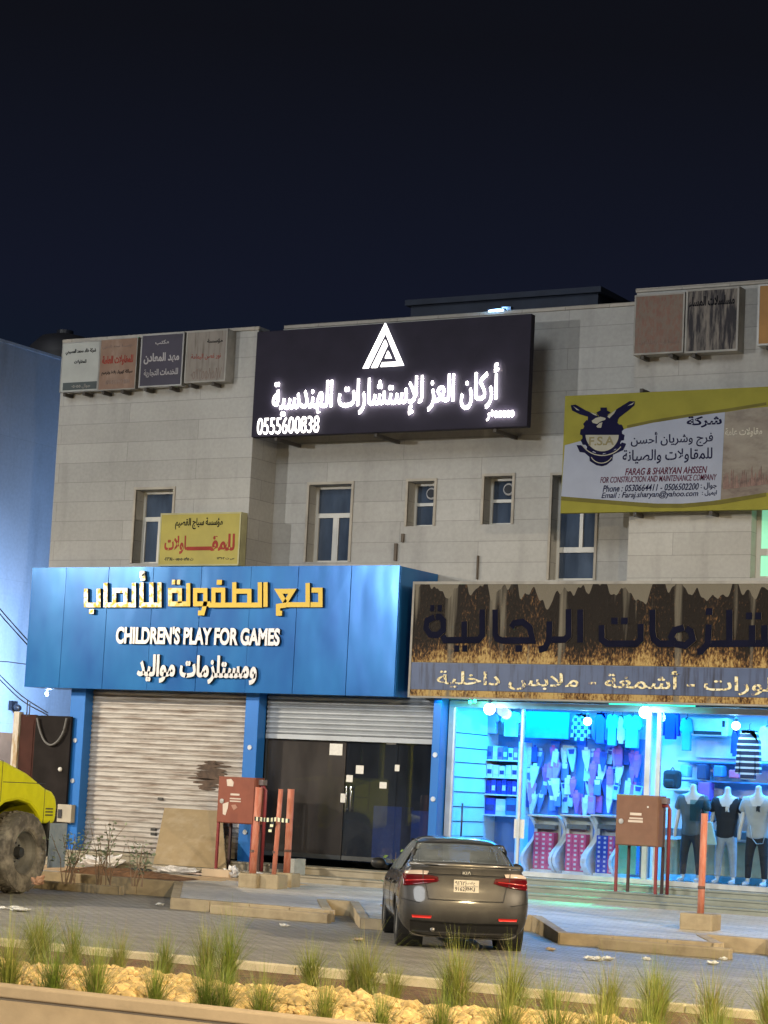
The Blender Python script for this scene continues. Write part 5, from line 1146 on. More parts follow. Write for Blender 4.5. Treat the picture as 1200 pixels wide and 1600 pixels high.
MB().tube([((r[0]+r[1])/2-.05, 1.42, r[3]-.02), ((r[0]+r[1])/2, 1.42, r[3]+.05), ((r[0]+r[1])/2+.05, 1.42, r[3]-.02)], .01, 6).build('handle', BPM, bp)
MB().box(r[0]-.1, r[1]+.25, 1.2, BACKW-.02, r[2]-.03, r[2]-.002).build('wall_shelf', WHT, label='white wall shelf carrying the black backpack', cat='shelf')
rb = R(1085, 1215, 1238, 1290, 1.75)
for k, (px0, px1, py0, py1, col, lab) in enumerate(((1064, 1076, 1196, 1214, (.2, .5, .66), 'pale blue folded stack on the wall shelf beside the backpack'), (1090, 1104, 1194, 1218, (.03, .05, .12), 'black and white printed box high behind the mannequins'), (1092, 1110, 1222, 1250, (.25, .10, .45), 'purple folded cloth between two mannequins'), (1140, 1156, 1203, 1216, (.65, .12, .22), 'red folded cloth above the middle mannequin'),
        (1116, 1130, 1196, 1214, (.05, .2, .5), 'blue box above the middle mannequin'), (1100, 1112, 1262, 1285, (.03, .1, .5), 'blue pack behind the first two mannequins'), (1115, 1142, 1262, 1284, (.05, .07, .09), 'dark bag on the counter behind the middle mannequin'))):
    flatobj('folded_goods', lab, 'goods', R(px0, px1, py0, py1, 1.55), 1.5, 1.75, cloth('goods_%d' % k, col), .02)
for k, py in enumerate((1190, 1220, 1252)):
    z = W(1120, py, 1.7)[1]; MB().box(W(1062, py, 1.7)[0], -10.0, 1.62, BACKW-.02, z-.03, z-.004).build('wall_shelf', M('blue_shelf', (.05, .22, .55), .5), label=['topmost', 'middle', 'lowest'][k]+' long blue wall shelf behind the mannequins', cat='shelf')
# ================================================================== MANNEQUINS (headless, dressed)
def skin(name, nodes, edges, m, parent, sub=2):
    me = bpy.data.meshes.new(name); wl = world_loc(parent)
    me.from_pydata([(n[0]-wl[0], n[1]-wl[1], n[2]-wl[2]) for n in nodes], edges, []); me.materials.append(m)
    o = bpy.data.objects.new(name, me); COL.objects.link(o); o.parent = parent
    sk = o.modifiers.new('skin', 'SKIN'); sk.use_smooth_shade = True
    for i, n in enumerate(nodes):
        v = me.skin_vertices[0].data[i]; r_ = n[3]; v.radius = r_ if isinstance(r_, tuple) else (r_, r_); v.use_root = (i == 0)
    s_ = o.modifiers.new('subdivision', 'SUBSURF'); s_.levels = s_.render_levels = sub; return o
SKINM = M('mannequin_white', (.62, .63, .63), .35, var=.03)
def mannequin(label, x, y, H, shirt_m, leg_m, arm=0., emblem=None, rot=0):
    z0 = ZF+.03; k = H/1.62
    t = thing('mannequin', label, 'mannequin', (x, y, ZF), 'headless mannequins in the shop window')
    MB().lathe([(.17, ZF+.002), (.17, ZF+.015), (.02, ZF+.025)], 20, 'z', (x, y, 0)).build('base_plate', SILV, t)
    def Q(a, b, c, r_): return (x+a*k, y+b*k, z0+c*k, r_ if not isinstance(r_, tuple) else tuple(q*k for q in r_))
    # body: neck, chest, pelvis, arms, hands, feet in one skin
    n = [Q(0, 0, .90, .13*k), Q(0, 0, 1.10, .12*k), Q(0, 0, 1.33, .13*k), Q(0, 0, 1.47, .06*k), Q(0, 0, 1.62, .052*k)]; e_ = [(0, 1), (1, 2), (2, 3), (3, 4)]
    for sgn in (-1, 1):
        b = len(n); n += [Q(.17*sgn, 0, 1.40, .055*k), Q(.25*sgn, .0, 1.13, .043*k), Q((.27)*sgn, -.05-arm*.1, .90, .034*k), Q(.275*sgn, -.07-arm*.12, .80, (.022, .036)), Q(.27*sgn, -.085-arm*.12, .72, (.012, .026))]
        e_ += [(2, b), (b, b+1), (b+1, b+2), (b+2, b+3), (b+3, b+4)]
        b = len(n); n += [Q(.09*sgn, 0, .80, .085*k), Q(.12*sgn, -.01, .46, .055*k), Q(.14*sgn, .0, .10, .036*k), Q(.145*sgn, -.03, .035, .038*k), Q(.15*sgn, -.16, .02, .028*k)]
        e_ += [(0, b), (b, b+1), (b+1, b+2), (b+2, b+3), (b+3, b+4)]
    skin('body', n, e_, SKINM, t)
    n = [Q(0, 0, 1.12, (.19, .125)), Q(0, 0, .80, (.20, .14)), Q(0, 0, .74, (.20, .14)), Q(0, 0, 1.34, (.20, .12)), Q(0, 0, 1.45, (.11, .08))]; e_ = [(0, 1), (1, 2), (0, 3), (3, 4)]
    for sgn in (-1, 1):
        b = len(n); n += [Q(.21*sgn, 0, 1.38, .075*k), Q(.27*sgn, 0, 1.16, .078*k)]; e_ += [(3, b), (b, b+1)]
    sh = skin('shirt', n, e_, shirt_m, t)
    n = [Q(0, 0, .92, (.16, .12)), Q(0, 0, .82, (.17, .125))]; e_ = [(0, 1)]
    for sgn in (-1, 1):
        b = len(n); n += [Q(.095*sgn, 0, .74, .10*k), Q(.125*sgn, -.012, .46, .072*k), Q(.14*sgn, 0, .15, .052*k), Q(.14*sgn, 0, .11, .052*k)]; e_ += [(1, b), (b, b+1), (b+1, b+2), (b+2, b+3)]
    skin('trousers', n, e_, leg_m, t)
    for sgn in (-1, 1):
        f = MB().ball((x+.148*sgn*k, y-.09*k, z0+.035), .055, 10, 8, (.85, 2.3, .75)).build('shoe', WHT, t, smooth=True)
    if emblem: MB().prism([(x+.06+a*.05, z0+1.24*k+b*.05) for a, b in ((-.6, -1), (0, -.2), (.1, -1), (.6, -1), (.4, .2), (.8, .9), (-.2, 1), (-.7, .4))], y-.155*k, y-.13*k).build('chest_emblem', emblem, sh)
    return t
xm, zm_ = W(1079, 1372, .5); mannequin('headless mannequin in grey tee shirt and dark trousers, left of the leaning red post', xm, .5, 1.70, cloth('charcoal_tee', (.10, .13, .15)), cloth('dark_denim', (.03, .035, .045)))
xm, _ = W(1133, 1376, .62); mannequin('headless mannequin in black tee shirt with a white emblem and pale jeans', xm, .62, 1.68, cloth('black_tee', (.012, .014, .018)), cloth('pale_jeans', (.34, .40, .46), sc=12), .5, WHT)
xm, _ = W(1181, 1382, .5); m3_ = mannequin('headless mannequin in pale grey tee shirt and black trousers with a chain', xm, .5, 1.72, cloth('pale_grey_tee', (.40, .43, .45)), cloth('black_trousers', (.015, .016, .02)), .2, cloth('black_print', (.02, .02, .02)))
P = [W(a, b, .30) for a, b in ((1172, 1290), (1174, 1308), (1182, 1319), (1192, 1318), (1196, 1302))]; MB().tube([(x, .30, z) for x, z in P], .008, 6).build('chain', SILV, m3_, smooth=True)
r = R(1101, 1116, 1284, 1320, .35); sb = MB(); sb.prism([(r[0], r[2]), (r[1]+.05, r[2]), (r[1]-.05, r[3]), (r[0]+.04, r[3])], .33, .40); sb.build('shopping_bag', cloth('pale_cyan_bag', (.45, .68, .70)), label='pale cyan bag hanging between the first two mannequins', cat='bag', bevel=.015)
r = R(1078, 1108, 1250, 1283, .3); MB().box(r[0], r[1], .30, .305, r[2], r[3]).build('window_poster', glass('faint_poster', (.62, .80, .86), .04), label='faint clear poster on the glass before the grey tee shirt mannequin', cat='poster')
# ================================================================== THE PARKED CAR  (local: x forward, y left, z up, origin on the ground at mid wheelbase)
CARP = N('bronze_car_paint'); fl_ = CARP.noise((1, 1, 1), 260, 2); du = CARP.noise((1, 1, .6), 2.2, 4)
CARP.base(CARP.mix(CARP.ramp(du, [(.45, (0, 0, 0)), (.8, (.45,)*3)]), CARP.ramp(fl_, [(.3, (.050, .048, .046)), (.7, (.076, .073, .070))]), (.165, .158, .148)))
CARP.b.inputs['Metallic'].default_value = .75; CARP.b.inputs['Roughness'].default_value = .45; CARP.b.inputs['Coat Weight'].default_value = .8; CARP.b.inputs['Coat Roughness'].default_value = .08
BLKP = M('black_car_plastic', (.012, .012, .013), .5); RUB = M('tyre_rubber', (.018, .018, .018), .85, bump=.2, bsc=40)
CGL = glass('car_glass', (.72, .80, .82), .05, dust=.34, dustcol=(.40, .45, .48))
def body_rows():
    st = []
    def side(x, w_, zb, belt):
        return [(x, 0, zb), (x, w_*.80, zb), (x, w_*.965, zb+.16), (x, w_*1.0, .60), (x, w_*.985, .78), (x, w_*.945, belt)]
    def full(x, w_, zb, belt, top): return side(x, w_, zb, belt)+[(x, y, z) for y, z in top]
    W_ = .89
    S_ = [(2.28, .62, .26, .66, [(.52, .70), (.34, .72), (0, .73)]), (2.16, .74, .22, .72, [(.62, .77), (.40, .80), (0, .81)]), (1.85, .86, .20, .80, [(.72, .85), (.45, .88), (0, .895)]), (1.25, .885, .19, .88, [(.76, .935), (.46, .97), (0, .985)]),
          (1.08, .89, .19, .90, [(.755, .99), (.46, 1.03), (0, 1.04)]), (.72, .89, .19, .915, [(.67, 1.20), (.44, 1.24), (0, 1.25)]), (.30, .89, .19, .925, [(.60, 1.395), (.40, 1.435), (0, 1.445)]), (-.15, .89, .19, .935, [(.60, 1.43), (.40, 1.468), (0, 1.48)]),
          (-.62, .89, .19, .95, [(.595, 1.425), (.40, 1.462), (0, 1.475)]), (-1.02, .89, .19, .965, [(.585, 1.385), (.40, 1.425), (0, 1.44)]), (-1.30, .89, .20, .975, [(.615, 1.265), (.43, 1.295), (0, 1.31)]), (-1.62, .885, .17, .99, [(.70, 1.095), (.47, 1.12), (0, 1.132)]),
          (-1.80, .88, .17, 1.0, [(.725, 1.085), (.47, 1.105), (0, 1.115)]), (-2.0, .87, .17, 1.0, [(.71, 1.085), (.47, 1.11), (0, 1.12)])]
    for s_ in S_: st.append(full(*s_))
    xr = {0: -1.98, 1: -2.03, 2: -2.20, 3: -2.24, 4: -2.17, 5: -2.17}
    zz = [.19, .19, .36, .60, .80, 1.0]
    for fy, dx in ((.93, .11), (.66, .025), (.33, .004), (0, 0)):
        row = [(xr[0]+dx, 0, zz[0])]+[(xr[k]+dx, .845*fy*(.88 if k == 1 else 1), zz[k]) for k in range(1, 6)]
        tx_ = -2.19+dx
        row += [(tx_+.005, .80*fy, 1.09), (tx_+.01, .79*fy*.999, 1.108), (tx_+.02, .78*fy*.6, 1.118)]
        st.append(row)
    return st
def car():
    yaw = math.radians(90+33.0)
    root = thing('parked_car', 'dusty bronze grey saloon car parked nose in before the shops', 'car', (0, 0, 0))
    st = body_rows(); bm = bmesh.new(); m, n = len(st), len(st[0])
    for sg in (1, -1):
        g = [[bm.verts.new((x, y*sg, z)) for x, y, z in row] for row in st]
        for i in range(m-1):
            for j in range(n-1):
                q = [g[i][j], g[i][j+1], g[i+1][j+1], g[i+1][j]]
                try: bm.faces.new(q if sg < 0 else q[::-1])
                except ValueError: pass
        for row in (g[0],):
            try: bm.faces.new(row)
            except ValueError: pass
    bmesh.ops.remove_doubles(bm, verts=bm.verts, dist=.0015); bmesh.ops.dissolve_degenerate(bm, dist=.001, edges=bm.edges); bmesh.ops.recalc_face_normals(bm, faces=bm.faces)
    cl = bm.edges.layers.float.new('crease_edge')
    for e_ in bm.edges:
        a, b = e_.verts; mid = (a.co+b.co)/2
        if mid.x < -2.0 and abs(mid.z-1.09) < .012: e_[cl] = .75
        if abs(mid.z-.19) < .03 and mid.x < -1.9: e_[cl] = .6
    me = bpy.data.meshes.new('tmp'); bm.to_mesh(me); bm.free()
    o = bpy.data.objects.new('tmp', me); COL.objects.link(o); sub = o.modifiers.new('s', 'SUBSURF'); sub.levels = sub.render_levels = 3
    bpy.context.view_layer.update(); dg = bpy.context.evaluated_depsgraph_get(); me2 = bpy.data.meshes.new_from_object(o.evaluated_get(dg)); bpy.data.objects.remove(o)
    bm = bmesh.new(); bm.from_mesh(me2); bvh = BVHTree.FromBMesh(bm)
    # wheel openings and glazed openings are cut out of the shell
    def inpoly(p, poly):
        c = False; j = len(poly)-1
        for i in range(len(poly)):
            if (poly[i][1] > p[1]) != (poly[j][1] > p[1]) and p[0] < (poly[j][0]-poly[i][0])*(p[1]-poly[i][1])/(poly[j][1]-poly[i][1])+poly[i][0]: c = not c
            j = i
        return c
    AX = (1.34, -1.34)
    sidewin = [(.92, .955), (.22, 1.375), (-.15, 1.40), (-.62, 1.395), (-.98, 1.355), (-1.30, 1.10), (-1.25, 1.0)]
    rearwin = [(-.60, 1.375), (.60, 1.375), (.70, 1.125), (-.70, 1.125)]
    kill = []
    for f in bm.faces:
        c = f.calc_center_median()
        if abs(c.y) > .66 and any((c.x-a)**2+(c.z-.33)**2 < .36**2 for a in AX): kill.append(f)
        elif abs(c.y) > .5 and f.normal.z < .75 and abs(f.normal.y) > .5 and inpoly((c.x, c.z), [(x*.985, z) for x, z in sidewin]): kill.append(f)
        elif -1.66 < c.x < -1.0 and inpoly((c.y, c.z), rearwin) and f.normal.x < -.2: kill.append(f)
        elif .34 < c.x < 1.06 and abs(c.y) < .62 and f.normal.x > .2 and c.z > 1.02: kill.append(f)
    bmesh.ops.delete(bm, geom=kill, context='FACES')
    bme = bpy.data.meshes.new('body'); bm.to_mesh(bme); bm.free(); bpy.data.meshes.remove(me2)
    bme.materials.append(CARP.m); bme.polygons.foreach_set('use_smooth', [True]*len(bme.polygons))
    bo = bpy.data.objects.new('body', bme); COL.objects.link(bo); bo.parent = root
    so_ = bo.modifiers.new('thick', 'SOLIDIFY'); so_.thickness = .012; so_.offset = -1
    def cast(org, d):
        h = bvh.ray_cast(Vector(org), Vector(d)); return h[0], h[1]
    def flank(x, z): return .845-(max(z, .95)-.95)/.45*.24
    def patch(name, up, lo_, nu, nv, axis, m, parent=root, off=.006, th=.012, smooth=True, **k):
        """panel that follows the body: two outlines, projected along axis"""
        up, lo_ = [Vector(p) for p in up], [Vector(p) for p in lo_]
        def samp(pl, u):
            t = u*(len(pl)-1); i = min(int(t), len(pl)-2); return pl[i].lerp(pl[i+1], t-i)
        mb = MB(); top = []; 
        for i in range(nu+1):
            for j in range(nv+1):
                p = samp(up, i/nu).lerp(samp(lo_, i/nu), j/nv)
                if axis == 'back': org, d = (-4, p.x, p.y), (1, 0, 0)
                elif axis == 'left': org, d = (p.x, 3, p.y), (0, -1, 0)
                elif axis == 'right': org, d = (p.x, -3, p.y), (0, 1, 0)
                elif axis == 'front': org, d = (4, p.x, p.y), (-1, 0, 0)
                hit, nn = cast(org, d)
                if hit is not None and axis in ('left', 'right') and abs(hit.y-flank(p.x, p.y)*(1 if axis == 'left' else -1)) > .12: hit, nn = Vector((p.x, flank(p.x, p.y)*(1 if axis == 'left' else -1), p.y)), -Vector(d)
                if name in ('window_seal', 'rear_window') and (hit is None or hit.x > -.98): hit, nn = Vector((-1.05-(1.385-p.y)/.279*.57, p.x, p.y)), Vector((-.85, 0, .5))
                if hit is None: hit, nn = Vector((-2.1 if axis == 'back' else p.x, p.x if axis in ('back', 'front') else (.85 if axis == 'left' else -.85), p.y)), -Vector(d)
                if nn.dot(Vector(d)) > 0: nn = -nn
                mb.v.append(tuple(hit+nn*off)); top.append(tuple(hit+nn*(off-th)))
        s0 = len(mb.v); mb.v += top
        idx = lambda i, j: i*(nv+1)+j
        for i in range(nu):
            for j in range(nv):
                mb.f.append((idx(i, j), idx(i+1, j), idx(i+1, j+1), idx(i, j+1))); mb.mi.append(0)
        ring = [idx(i, 0) for i in range(nu+1)]+[idx(nu, j) for j in range(1, nv+1)]+[idx(i, nv) for i in range(nu-1, -1, -1)]+[idx(0, j) for j in range(nv-1, 0, -1)]
        for a, b in zip(ring, ring[1:]+ring[:1]): mb.f.append((a, b, b+s0, a+s0)); mb.mi.append(0)
        return mb.build(name, m, parent, smooth=False if not smooth else True, **k)
    # glass
    patch('rear_window', [(-.585, 1.37), (0, 1.388), (.585, 1.37)], [(-.70, 1.118), (0, 1.132), (.70, 1.118)], 24, 8, 'back', CGL, off=.004, th=.004)
    for (u, l) in (([(-.60, 1.385), (0, 1.404), (.60, 1.385)], [(-.60, 1.365), (0, 1.382), (.60, 1.365)]), ([(-.70, 1.128), (0, 1.142), (.70, 1.128)], [(-.72, 1.106), (0, 1.12), (.72, 1.106)]),
                   ([(-.605, 1.375), (-.58, 1.372)], [(-.71, 1.11), (-.68, 1.12)]), ([(.58, 1.372), (.605, 1.375)], [(.68, 1.12), (.71, 1.11)])):
        patch('window_seal', u, l, 16, 4, 'back', BLKP, off=.007)
    ws = MB()
    wsv = [(.33, .56, 1.40), (.33, -.56, 1.40), (1.10, -.70, 1.0), (1.10, .70, 1.0)]
    ws.add(wsv, [(0, 1, 2, 3)]); ws.build('windscreen', CGL, root)
    for ax in ('left', 'right'):
        patch('side_window', [(.80, 1.03), (.24, 1.355), (-.18, 1.385), (-.20, 1.385)], [(.82, .965), (.2, .97), (-.1, .975), (-.20, .98)], 14, 6, ax, CGL, off=.004, th=.004)
        patch('side_window', [(-.24, 1.385), (-.62, 1.38), (-.92, 1.335)], [(-.24, .98), (-.7, .99), (-1.16, 1.02)], 14, 6, ax, CGL, off=.004, th=.004)
        patch('door_seam', [(-.215, .97), (-.215, .6), (-.20, .27)], [(-.225, .97), (-.225, .6), (-.21, .27)], 12, 1, ax, BLKP, off=.003, th=.004)
        patch('door_seam', [(-1.13, .99), (-1.0, .70), (-.93, .52), (-.95, .30)], [(-1.14, .99), (-1.01, .70), (-.94, .52), (-.96, .30)], 12, 1, ax, BLKP, off=.003, th=.004)
        patch('door_seam', [(.78, .93), (.80, .6), (.78, .28)], [(.79, .93), (.81, .6), (.79, .28)], 12, 1, ax, BLKP, off=.003, th=.004)
        for xx in (-.05, -.85): patch('door_handle', [(xx, .835), (xx-.2, .845)], [(xx, .80), (xx-.2, .81)], 6, 2, ax, CARP.m, off=.03, th=.03)
    # lamps, plate, trunk seams
    TLR = N('tail_lamp_red'); TLR.base((.085, .003, .005)); TLR.b.inputs['Roughness'].default_value = .15; TLR.b.inputs['Coat Weight'].default_value = 1; TLR.b.inputs['Emission Color'].default_value = (1, .03, .03, 1); TLR.b.inputs['Emission Strength'].default_value = .02
    TLC = M('tail_lamp_clear', (.62, .50, .42), .15, coat=1.); 
    for s_ in (1, -1):
        f = lambda pts: [(y*s_, z) for y, z in pts]
        tl = patch('tail_lamp', f([(.38, .965), (.50, .985), (.65, .985), (.815, .975)]), f([(.36, .905), (.50, .872), (.66, .845), (.82, .825)]), 20, 8, 'back', TLR.m, off=.014, th=.022)
        patch('lamp_strip', f([(.42, .932), (.58, .925), (.79, .905)]), f([(.42, .918), (.58, .908), (.79, .885)]), 14, 2, 'back', M('lamp_strip_red', (.42, .02, .02), .2, coat=1.), parent=tl, off=.0165, th=.004)
        patch('reverse_lamp', f([(.50, 1.035), (.60, 1.045), (.72, 1.035), (.795, 1.01)]), f([(.52, .988), (.62, .987), (.72, .984), (.80, .977)]), 16, 4, 'back', TLC, parent=tl, off=.013, th=.02)
        patch('lamp_gap', f([(.572, 1.04), (.582, 1.04)]), f([(.562, .86), (.572, .86)]), 1, 12, 'back', BLKP, parent=tl, off=.0155, th=.004)
        patch('reflector', f([(.44, .452), (.70, .452)]), f([(.45, .42), (.69, .42)]), 10, 2, 'back', emis('reflector_red', (.60, .02, .015), .22), off=.008)
        patch('trunk_seam', f([(.575, 1.05), (.585, 1.05)]), f([(.49, .665), (.505, .665)]), 1, 24, 'back', BLKP, off=.003, th=.004)
        patch('mud_line', f([(.60, .62), (.84, .66)]), f([(.60, .608), (.84, .648)]), 10, 1, 'back', BLKP, off=.003, th=.004)
    patch('trunk_seam', [(-.50, .675), (0, .668), (.50, .675)], [(-.50, .660), (0, .652), (.50, .660)], 30, 1, 'back', BLKP, off=.003, th=.004)
    patch('trunk_seam', [(-.60, 1.0), (0, 1.005), (.60, 1.0)], [(-.60, .975), (0, .982), (.60, .975)], 30, 1, 'back', BLKP, off=.003, th=.004)
    patch('rear_diffuser', [(-.72, .385), (0, .37), (.72, .385)], [(-.70, .24), (0, .235), (.70, .24)], 24, 4, 'back', BLKP, off=.012, th=.02)
    PLATE = M('plate_face', (.62, .56, .46), .5, var=.1)
    xp = -2.195
    hp = cast((-4, 0, .86), (1, 0, 0))[0].x-.014
    pl_ = MB().box(hp-.006, hp+.03, -.165, .165, .775, .935).build('number_plate', PLATE, root)
    def plate_text(s, y0, y1, z0, z1, ar):
        vs, fs = text_geo(shape_ar(s) if ar else s, .02); a = np.array(vs); mn, mx = a.min(0), a.max(0)
        mb = MB(); mb.v = [(hp-.0075, y0-(x-mn[0])/(mx[0]-mn[0])*(y0-y1), z0+(y-mn[1])/(mx[1]-mn[1])*(z1-z0)) for x, y in vs]; mb.f = fs; mb.mi = [0]*len(fs); return mb
    for s, y0, y1, z0, z1, ar in (('٩١٦٢', .15, .02, .868, .92, True), ('ح ك ب', .0, -.115, .868, .92, True), ('9162', .15, .02, .79, .845, False), ('BKJ', .0, -.115, .79, .845, False)): plate_text(s, y0, y1, z0, z1, ar).build('plate_lettering', BLKP, pl_)
    MB().box(hp-.0072, hp-.0065, .005, .012, .785, .928).box(hp-.0072, hp-.0065, -.155, .155, .853, .858).build('plate_rule', BLKP, pl_)
    hb = cast((-4, 0, 1.03), (1, 0, 0))[0].x
    bg_ = MB(); bg_.lathe([(.0001, -.012), (.068, -.010), (.072, 0)], 24, 'x', (0, 0, 0)); bg_.v = [(x+hb-.0, y*1.12, z*.62+1.028) for x, y, z in bg_.v]
    bd_ = bg_.build('badge', BLKP, root, smooth=False)
    vs, fs = text_geo('KIΛ', .01); a = np.array(vs); mn, mx = a.min(0), a.max(0); mb = MB(); mb.v = [(hb-.0135, .055-(x-mn[0])/(mx[0]-mn[0])*.11, 1.008+(y-mn[1])/(mx[1]-mn[1])*.04) for x, y in vs]; mb.f = fs; mb.mi = [0]*len(fs); mb.build('badge_lettering', SILV, bd_)
    sp = MB()                                                     # lip along the boot
    for i in range(21):
        u = i/20; y = -.74+1.48*u; xx = -2.16+.30*abs(2*u-1)**2.6; z = 1.118-.012*abs(2*u-1)**2
        sp.v += [(xx+.16, y, z-.0), (xx-.015, y, z+.028), (xx-.045, y, z+.012), (xx-.03, y, z-.018)]
    for i in range(20):
        for k in range(4): sp.f.append((i*4+k, i*4+(k+1) % 4, i*4+4+(k+1) % 4, i*4+4+k)); sp.mi.append(0)
    sp.build('boot_lip_spoiler', M('lip_grey_paint', (.22, .205, .18), .3, .5, coat=.6), root, smooth=True)
    for s_ in (1, -1):
        mm = MB().ball((.70, s_*1.0, 1.02), .12, 14, 10, (.62, .95, .66)).tube([(.74, s_*.86, .97), (.72, s_*.95, .99)], .035, 8).build('side_mirror', BLKP if s_ > 0 else CARP.m, root, smooth=True)
    ww = MB()                                                     # wheel wells and floor
    ww.box(-2.0, 2.1, -.62, .62, .24, .32); ww.build('underbody', BLKP, root)
    for a in AX:
        for s_ in (1, -1):
            w0 = MB(); w0.lathe([(.375, s_*.50), (.375, s_*.84)], 28, 'y', (a, 0, .33)); w0.f = w0.f[:28]; w0.mi = [0]*28; w0.build('wheel_arch', BLKP, root)
            tw = MB(); yo = s_*.765
            tw.lathe([(.21, -.085), (.27, -.095), (.312, -.085), (.325, -.06), (.328, 0), (.325, .06), (.312, .085), (.27, .095), (.21, .085), (.21, -.085)], 32, 'y', (a, yo, .328)); tw.f = tw.f[:-2]; tw.mi = tw.mi[:-2]
            wh = tw.build('wheel', RUB, root, smooth=True)
            rm_ = MB(); rm_.lathe([(.0001, s_*.05), (.05, s_*.055), (.06, s_*.045), (.19, s_*.06), (.208, s_*.075), (.208, -s_*.06)], 30, 'y', (a, yo, .328)); rm_.build('rim', SILV, wh, smooth=True)
    it = MB()
    sm = M('car_seat_cloth', (.04, .038, .036), .9)
    for sx_, sy_ in ((.05, .36), (.05, -.36)):
        it.box(sx_-.30, sx_-.14, sy_-.24, sy_+.24, .35, 1.05); it.box(sx_-.36, sx_-.26, sy_-.13, sy_+.13, 1.08, 1.27)
    it.box(-1.05, -.88, -.60, .60, .4, 1.02)
    for sy_ in (.38, 0, -.38): it.box(-1.12, -1.02, sy_-.13, sy_+.13, 1.03, 1.14 if sy_ == 0 else 1.20)
    it.box(-1.9, -1.05, -.66, .66, .94, .99); it.box(.75, 1.1, -.66, .66, .85, .985)
    it.build('seats', sm, root, bevel=.03)
    ha = cast((-4, .0, .32), (1, 0, 0))[0].x
    MB().tube([(-2.16, .42, .27), (-1.8, .42, .27)], .03, 10).build('exhaust', M('exhaust_steel', (.25, .24, .23), .4, .7), root, smooth=True)
    root.rotation_euler = (0, 0, yaw)
    return root
CAR = car()
rwx, rwy = (G(812, 1488)[0]+G(621, 1476)[0])/2, (G(812, 1488)[1]+G(621, 1476)[1])/2
hd = math.radians(33.0); fwd = Vector((-math.sin(hd), math.cos(hd), 0))
CAR.location = Vector((rwx, rwy, .006))+fwd*(1.34+.12)
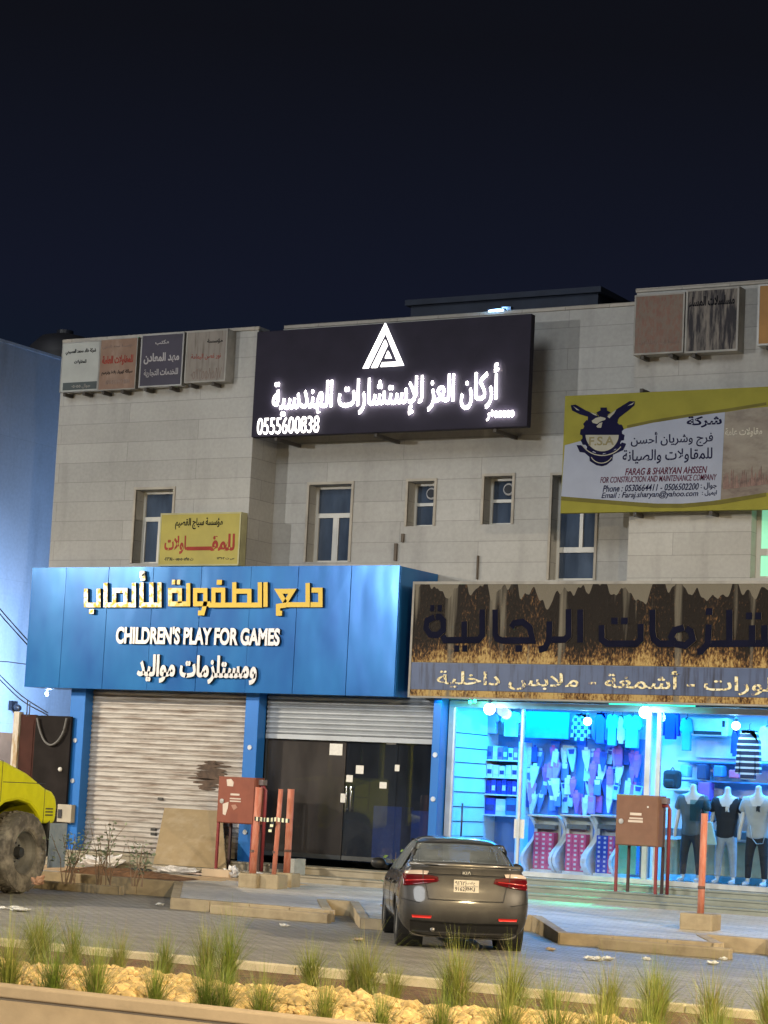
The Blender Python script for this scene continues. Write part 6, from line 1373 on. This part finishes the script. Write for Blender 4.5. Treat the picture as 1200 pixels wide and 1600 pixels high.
# ================================================================== THE YELLOW LOADER  (local: y points to its engine end, x to its right)
YEL = streak_mat('loader_yellow', (.74, .74, .015), (.58, .56, .04), (2, 2, 1), .5, .8, .4, .38)
TYR = streak_mat('dusty_tyre', (.12, .11, .095), (.36, .33, .27), (3, 3, 3), .42, .68, .9, .95, bump=.4)
DKM = M('dark_machine_grey', (.03, .032, .035), .6, var=.4)
def loader():
    t = thing('wheel_loader', 'bright yellow wheel loader with big dusty tyres at the left edge', 'loader', (0, 0, 0))
    Rw = .70
    for (wx, wy) in ((.95, 0), (-.95, 0), (.95, -2.9), (-.95, -2.9)):
        s_ = 1 if wx > 0 else -1
        def lug(i, k): return 0
        tb = MB(); prof = [(.36, -.20), (.42, -.25), (.58, -.265), (.662, -.235), (.685, -.17), (.68, 0), (.685, .17), (.662, .235), (.58, .265), (.42, .25), (.36, .20)]
        tb.lathe(prof, 48, 'x', (wx, wy, Rw)); tb.f = tb.f[:-2]; tb.mi = tb.mi[:-2]
        for k in range(22):
            for h in (-1, 1):
                a0 = 2*PI*(k+(.5 if h > 0 else 0))/22; s0 = len(tb.v)
                tb.box(.012*h if h > 0 else -.215, .215 if h > 0 else .012*h, -.034, .034, .655, .708)
                for i in range(s0, len(tb.v)):
                    x, y, z = tb.v[i]; y += abs(x)*.35*1; 
                    if abs(x) > .2: z -= .03
                    c, s2 = math.cos(a0), math.sin(a0); tb.v[i] = (wx+x, wy+y*c-z*s2, Rw+y*s2+z*c)
        w_ = tb.build('wheel', TYR, t, smooth=False)
        MB().lathe([(.0001, s_*.04), (.09, s_*.05), (.11, s_*.03), (.12, s_*.0), (.26, -s_*.02), (.29, s_*.06), (.345, s_*.14), (.375, s_*.22), (.375, -s_*.2)], 36, 'x', (wx, wy, Rw)).build('rim', M('rim_grey', (.16, .16, .15), .6, var=.4), w_, smooth=False)
        hb = MB(); hb.lathe([(.0001, s_*.16), (.085, s_*.15), (.10, s_*.05), (.10, 0)], 18, 'x', (wx, wy, Rw))
        for k in range(8): hb.lathe([(.0001, s_*.035), (.017, s_*.03), (.017, 0)], 6, 'x', (wx, wy+.16*math.cos(k*PI/4), Rw+.16*math.sin(k*PI/4)))
        hb.build('hub', DKM, w_)
    # engine hood with a wheel cut-out, sloping to the end
    arch = [(.82*math.cos(a), Rw+.82*math.sin(a)) for a in [math.radians(10+k*13) for k in range(13)]]
    hood = [(1.24, 1.30), (1.26, 1.50), (1.20, 1.66), (1.06, 1.76), (.86, 1.80), (.20, 2.06), (-.5, 2.24), (-1.35, 2.32), (-1.35, 1.25), (-.86, 1.22)]
    arc = [(-.80, 1.22), (-.66, 1.40), (-.42, 1.53), (0, 1.58), (.36, 1.52), (.60, 1.38), (.74, 1.24), (.78, 1.19), (1.20, 1.19)]
    hm = MB(); hm.prism(hood+arc, -.98, .98); hm.v = [(y*1.0, x, z) for x, y, z in hm.v]
    h = hm.build('engine_hood', YEL, t, bevel=.06)
    sm_ = MB(); sm_.box(.9805, .9835, .80, .812, 1.20, 1.80); sm_.box(.9805, .9835, -.55, .80, 1.88, 1.892); sm_.box(.9805, .9835, -.60, -.588, 1.55, 2.25); sm_.build('panel_gap', DKM, h)
    for s_ in (-1, 1): MB().box(s_*.62-.12, s_*.62+.12, 1.255, 1.285, 1.40, 1.52).build('work_lamp', M('lamp_cover', (.35, .08, .05), .3), h, bevel=.01)
    vm = MB()
    for k in range(3): vm.box(.985, .992, .86, 1.10, 1.33+k*.055, 1.352+k*.055)
    vm.build('vent', DKM, h)
    MB().box(-.80, .80, -1.3, 1.05, .62, 1.25).build('chassis', DKM, t, bevel=.02)
    MB().box(-.90, .93, 1.02, 1.20, .62, 1.185).build('counterweight', M('counterweight_black', (.012, .012, .014), .5), t, bevel=.03)
    fpm = MB(); fpm.box(.95, .965, 1.08, 1.66, .42, 1.20); s0 = 0
    fpm.build('mud_flap', streak_mat('grey_flap', (.26, .33, .40), (.42, .45, .46), (3, 3, 3), .45, .7, .7, .4), t, bevel=.006)
    MB().tube([(.93, 1.03, .9), (.95, 1.03, 1.25), (.95, 1.06, 1.36), (.95, 1.12, 1.38)], .03, 8).build('grab_rail', DKM, t, smooth=True)
    cab = MB()
    for x in (-.7, .7):
        for y in (-2.5, -1.4): cab.box(x-.05, x+.05, y-.05, y+.05, 1.3, 3.1)
    cab.box(-.8, .8, -2.6, -1.3, 3.1, 3.22); cab.build('cab_frame', YEL, t, bevel=.02); MB().box(-.69, .69, -2.49, -1.41, 1.3, 3.09).build('cab_glass', glass('cab_glass', (.3, .35, .38), .06), t)
    MB().box(-.75, .75, -3.6, -1.35, .8, 1.30).build('front_frame', DKM, t, bevel=.02)
    ar = MB()
    for x in (-.5, .5): ar.tube([(x, -2.6, 1.5), (x, -3.9, 1.3), (x, -4.7, .55)], .11, 8)
    ar.build('loader_arm', YEL, t); bk_ = MB(); bk_.prism([(-4.6, .2), (-4.6, .9), (-4.75, .95), (-4.9, .5), (-5.5, .18), (-5.5, .12), (-4.7, .12)], -1.15, 1.15); bk_.v = [(y, x, z) for x, y, z in bk_.v]; bk_.build('bucket', DKM, t)
    return t
LD = loader(); az = math.radians(-6)
gx, gy = G(18, 1396); off = Matrix.Rotation(-az, 3, 'Z') @ Vector((.95, 0, 0))
LD.rotation_euler.z = -az; LD.location = (gx-off.x, gy-off.y, .004)
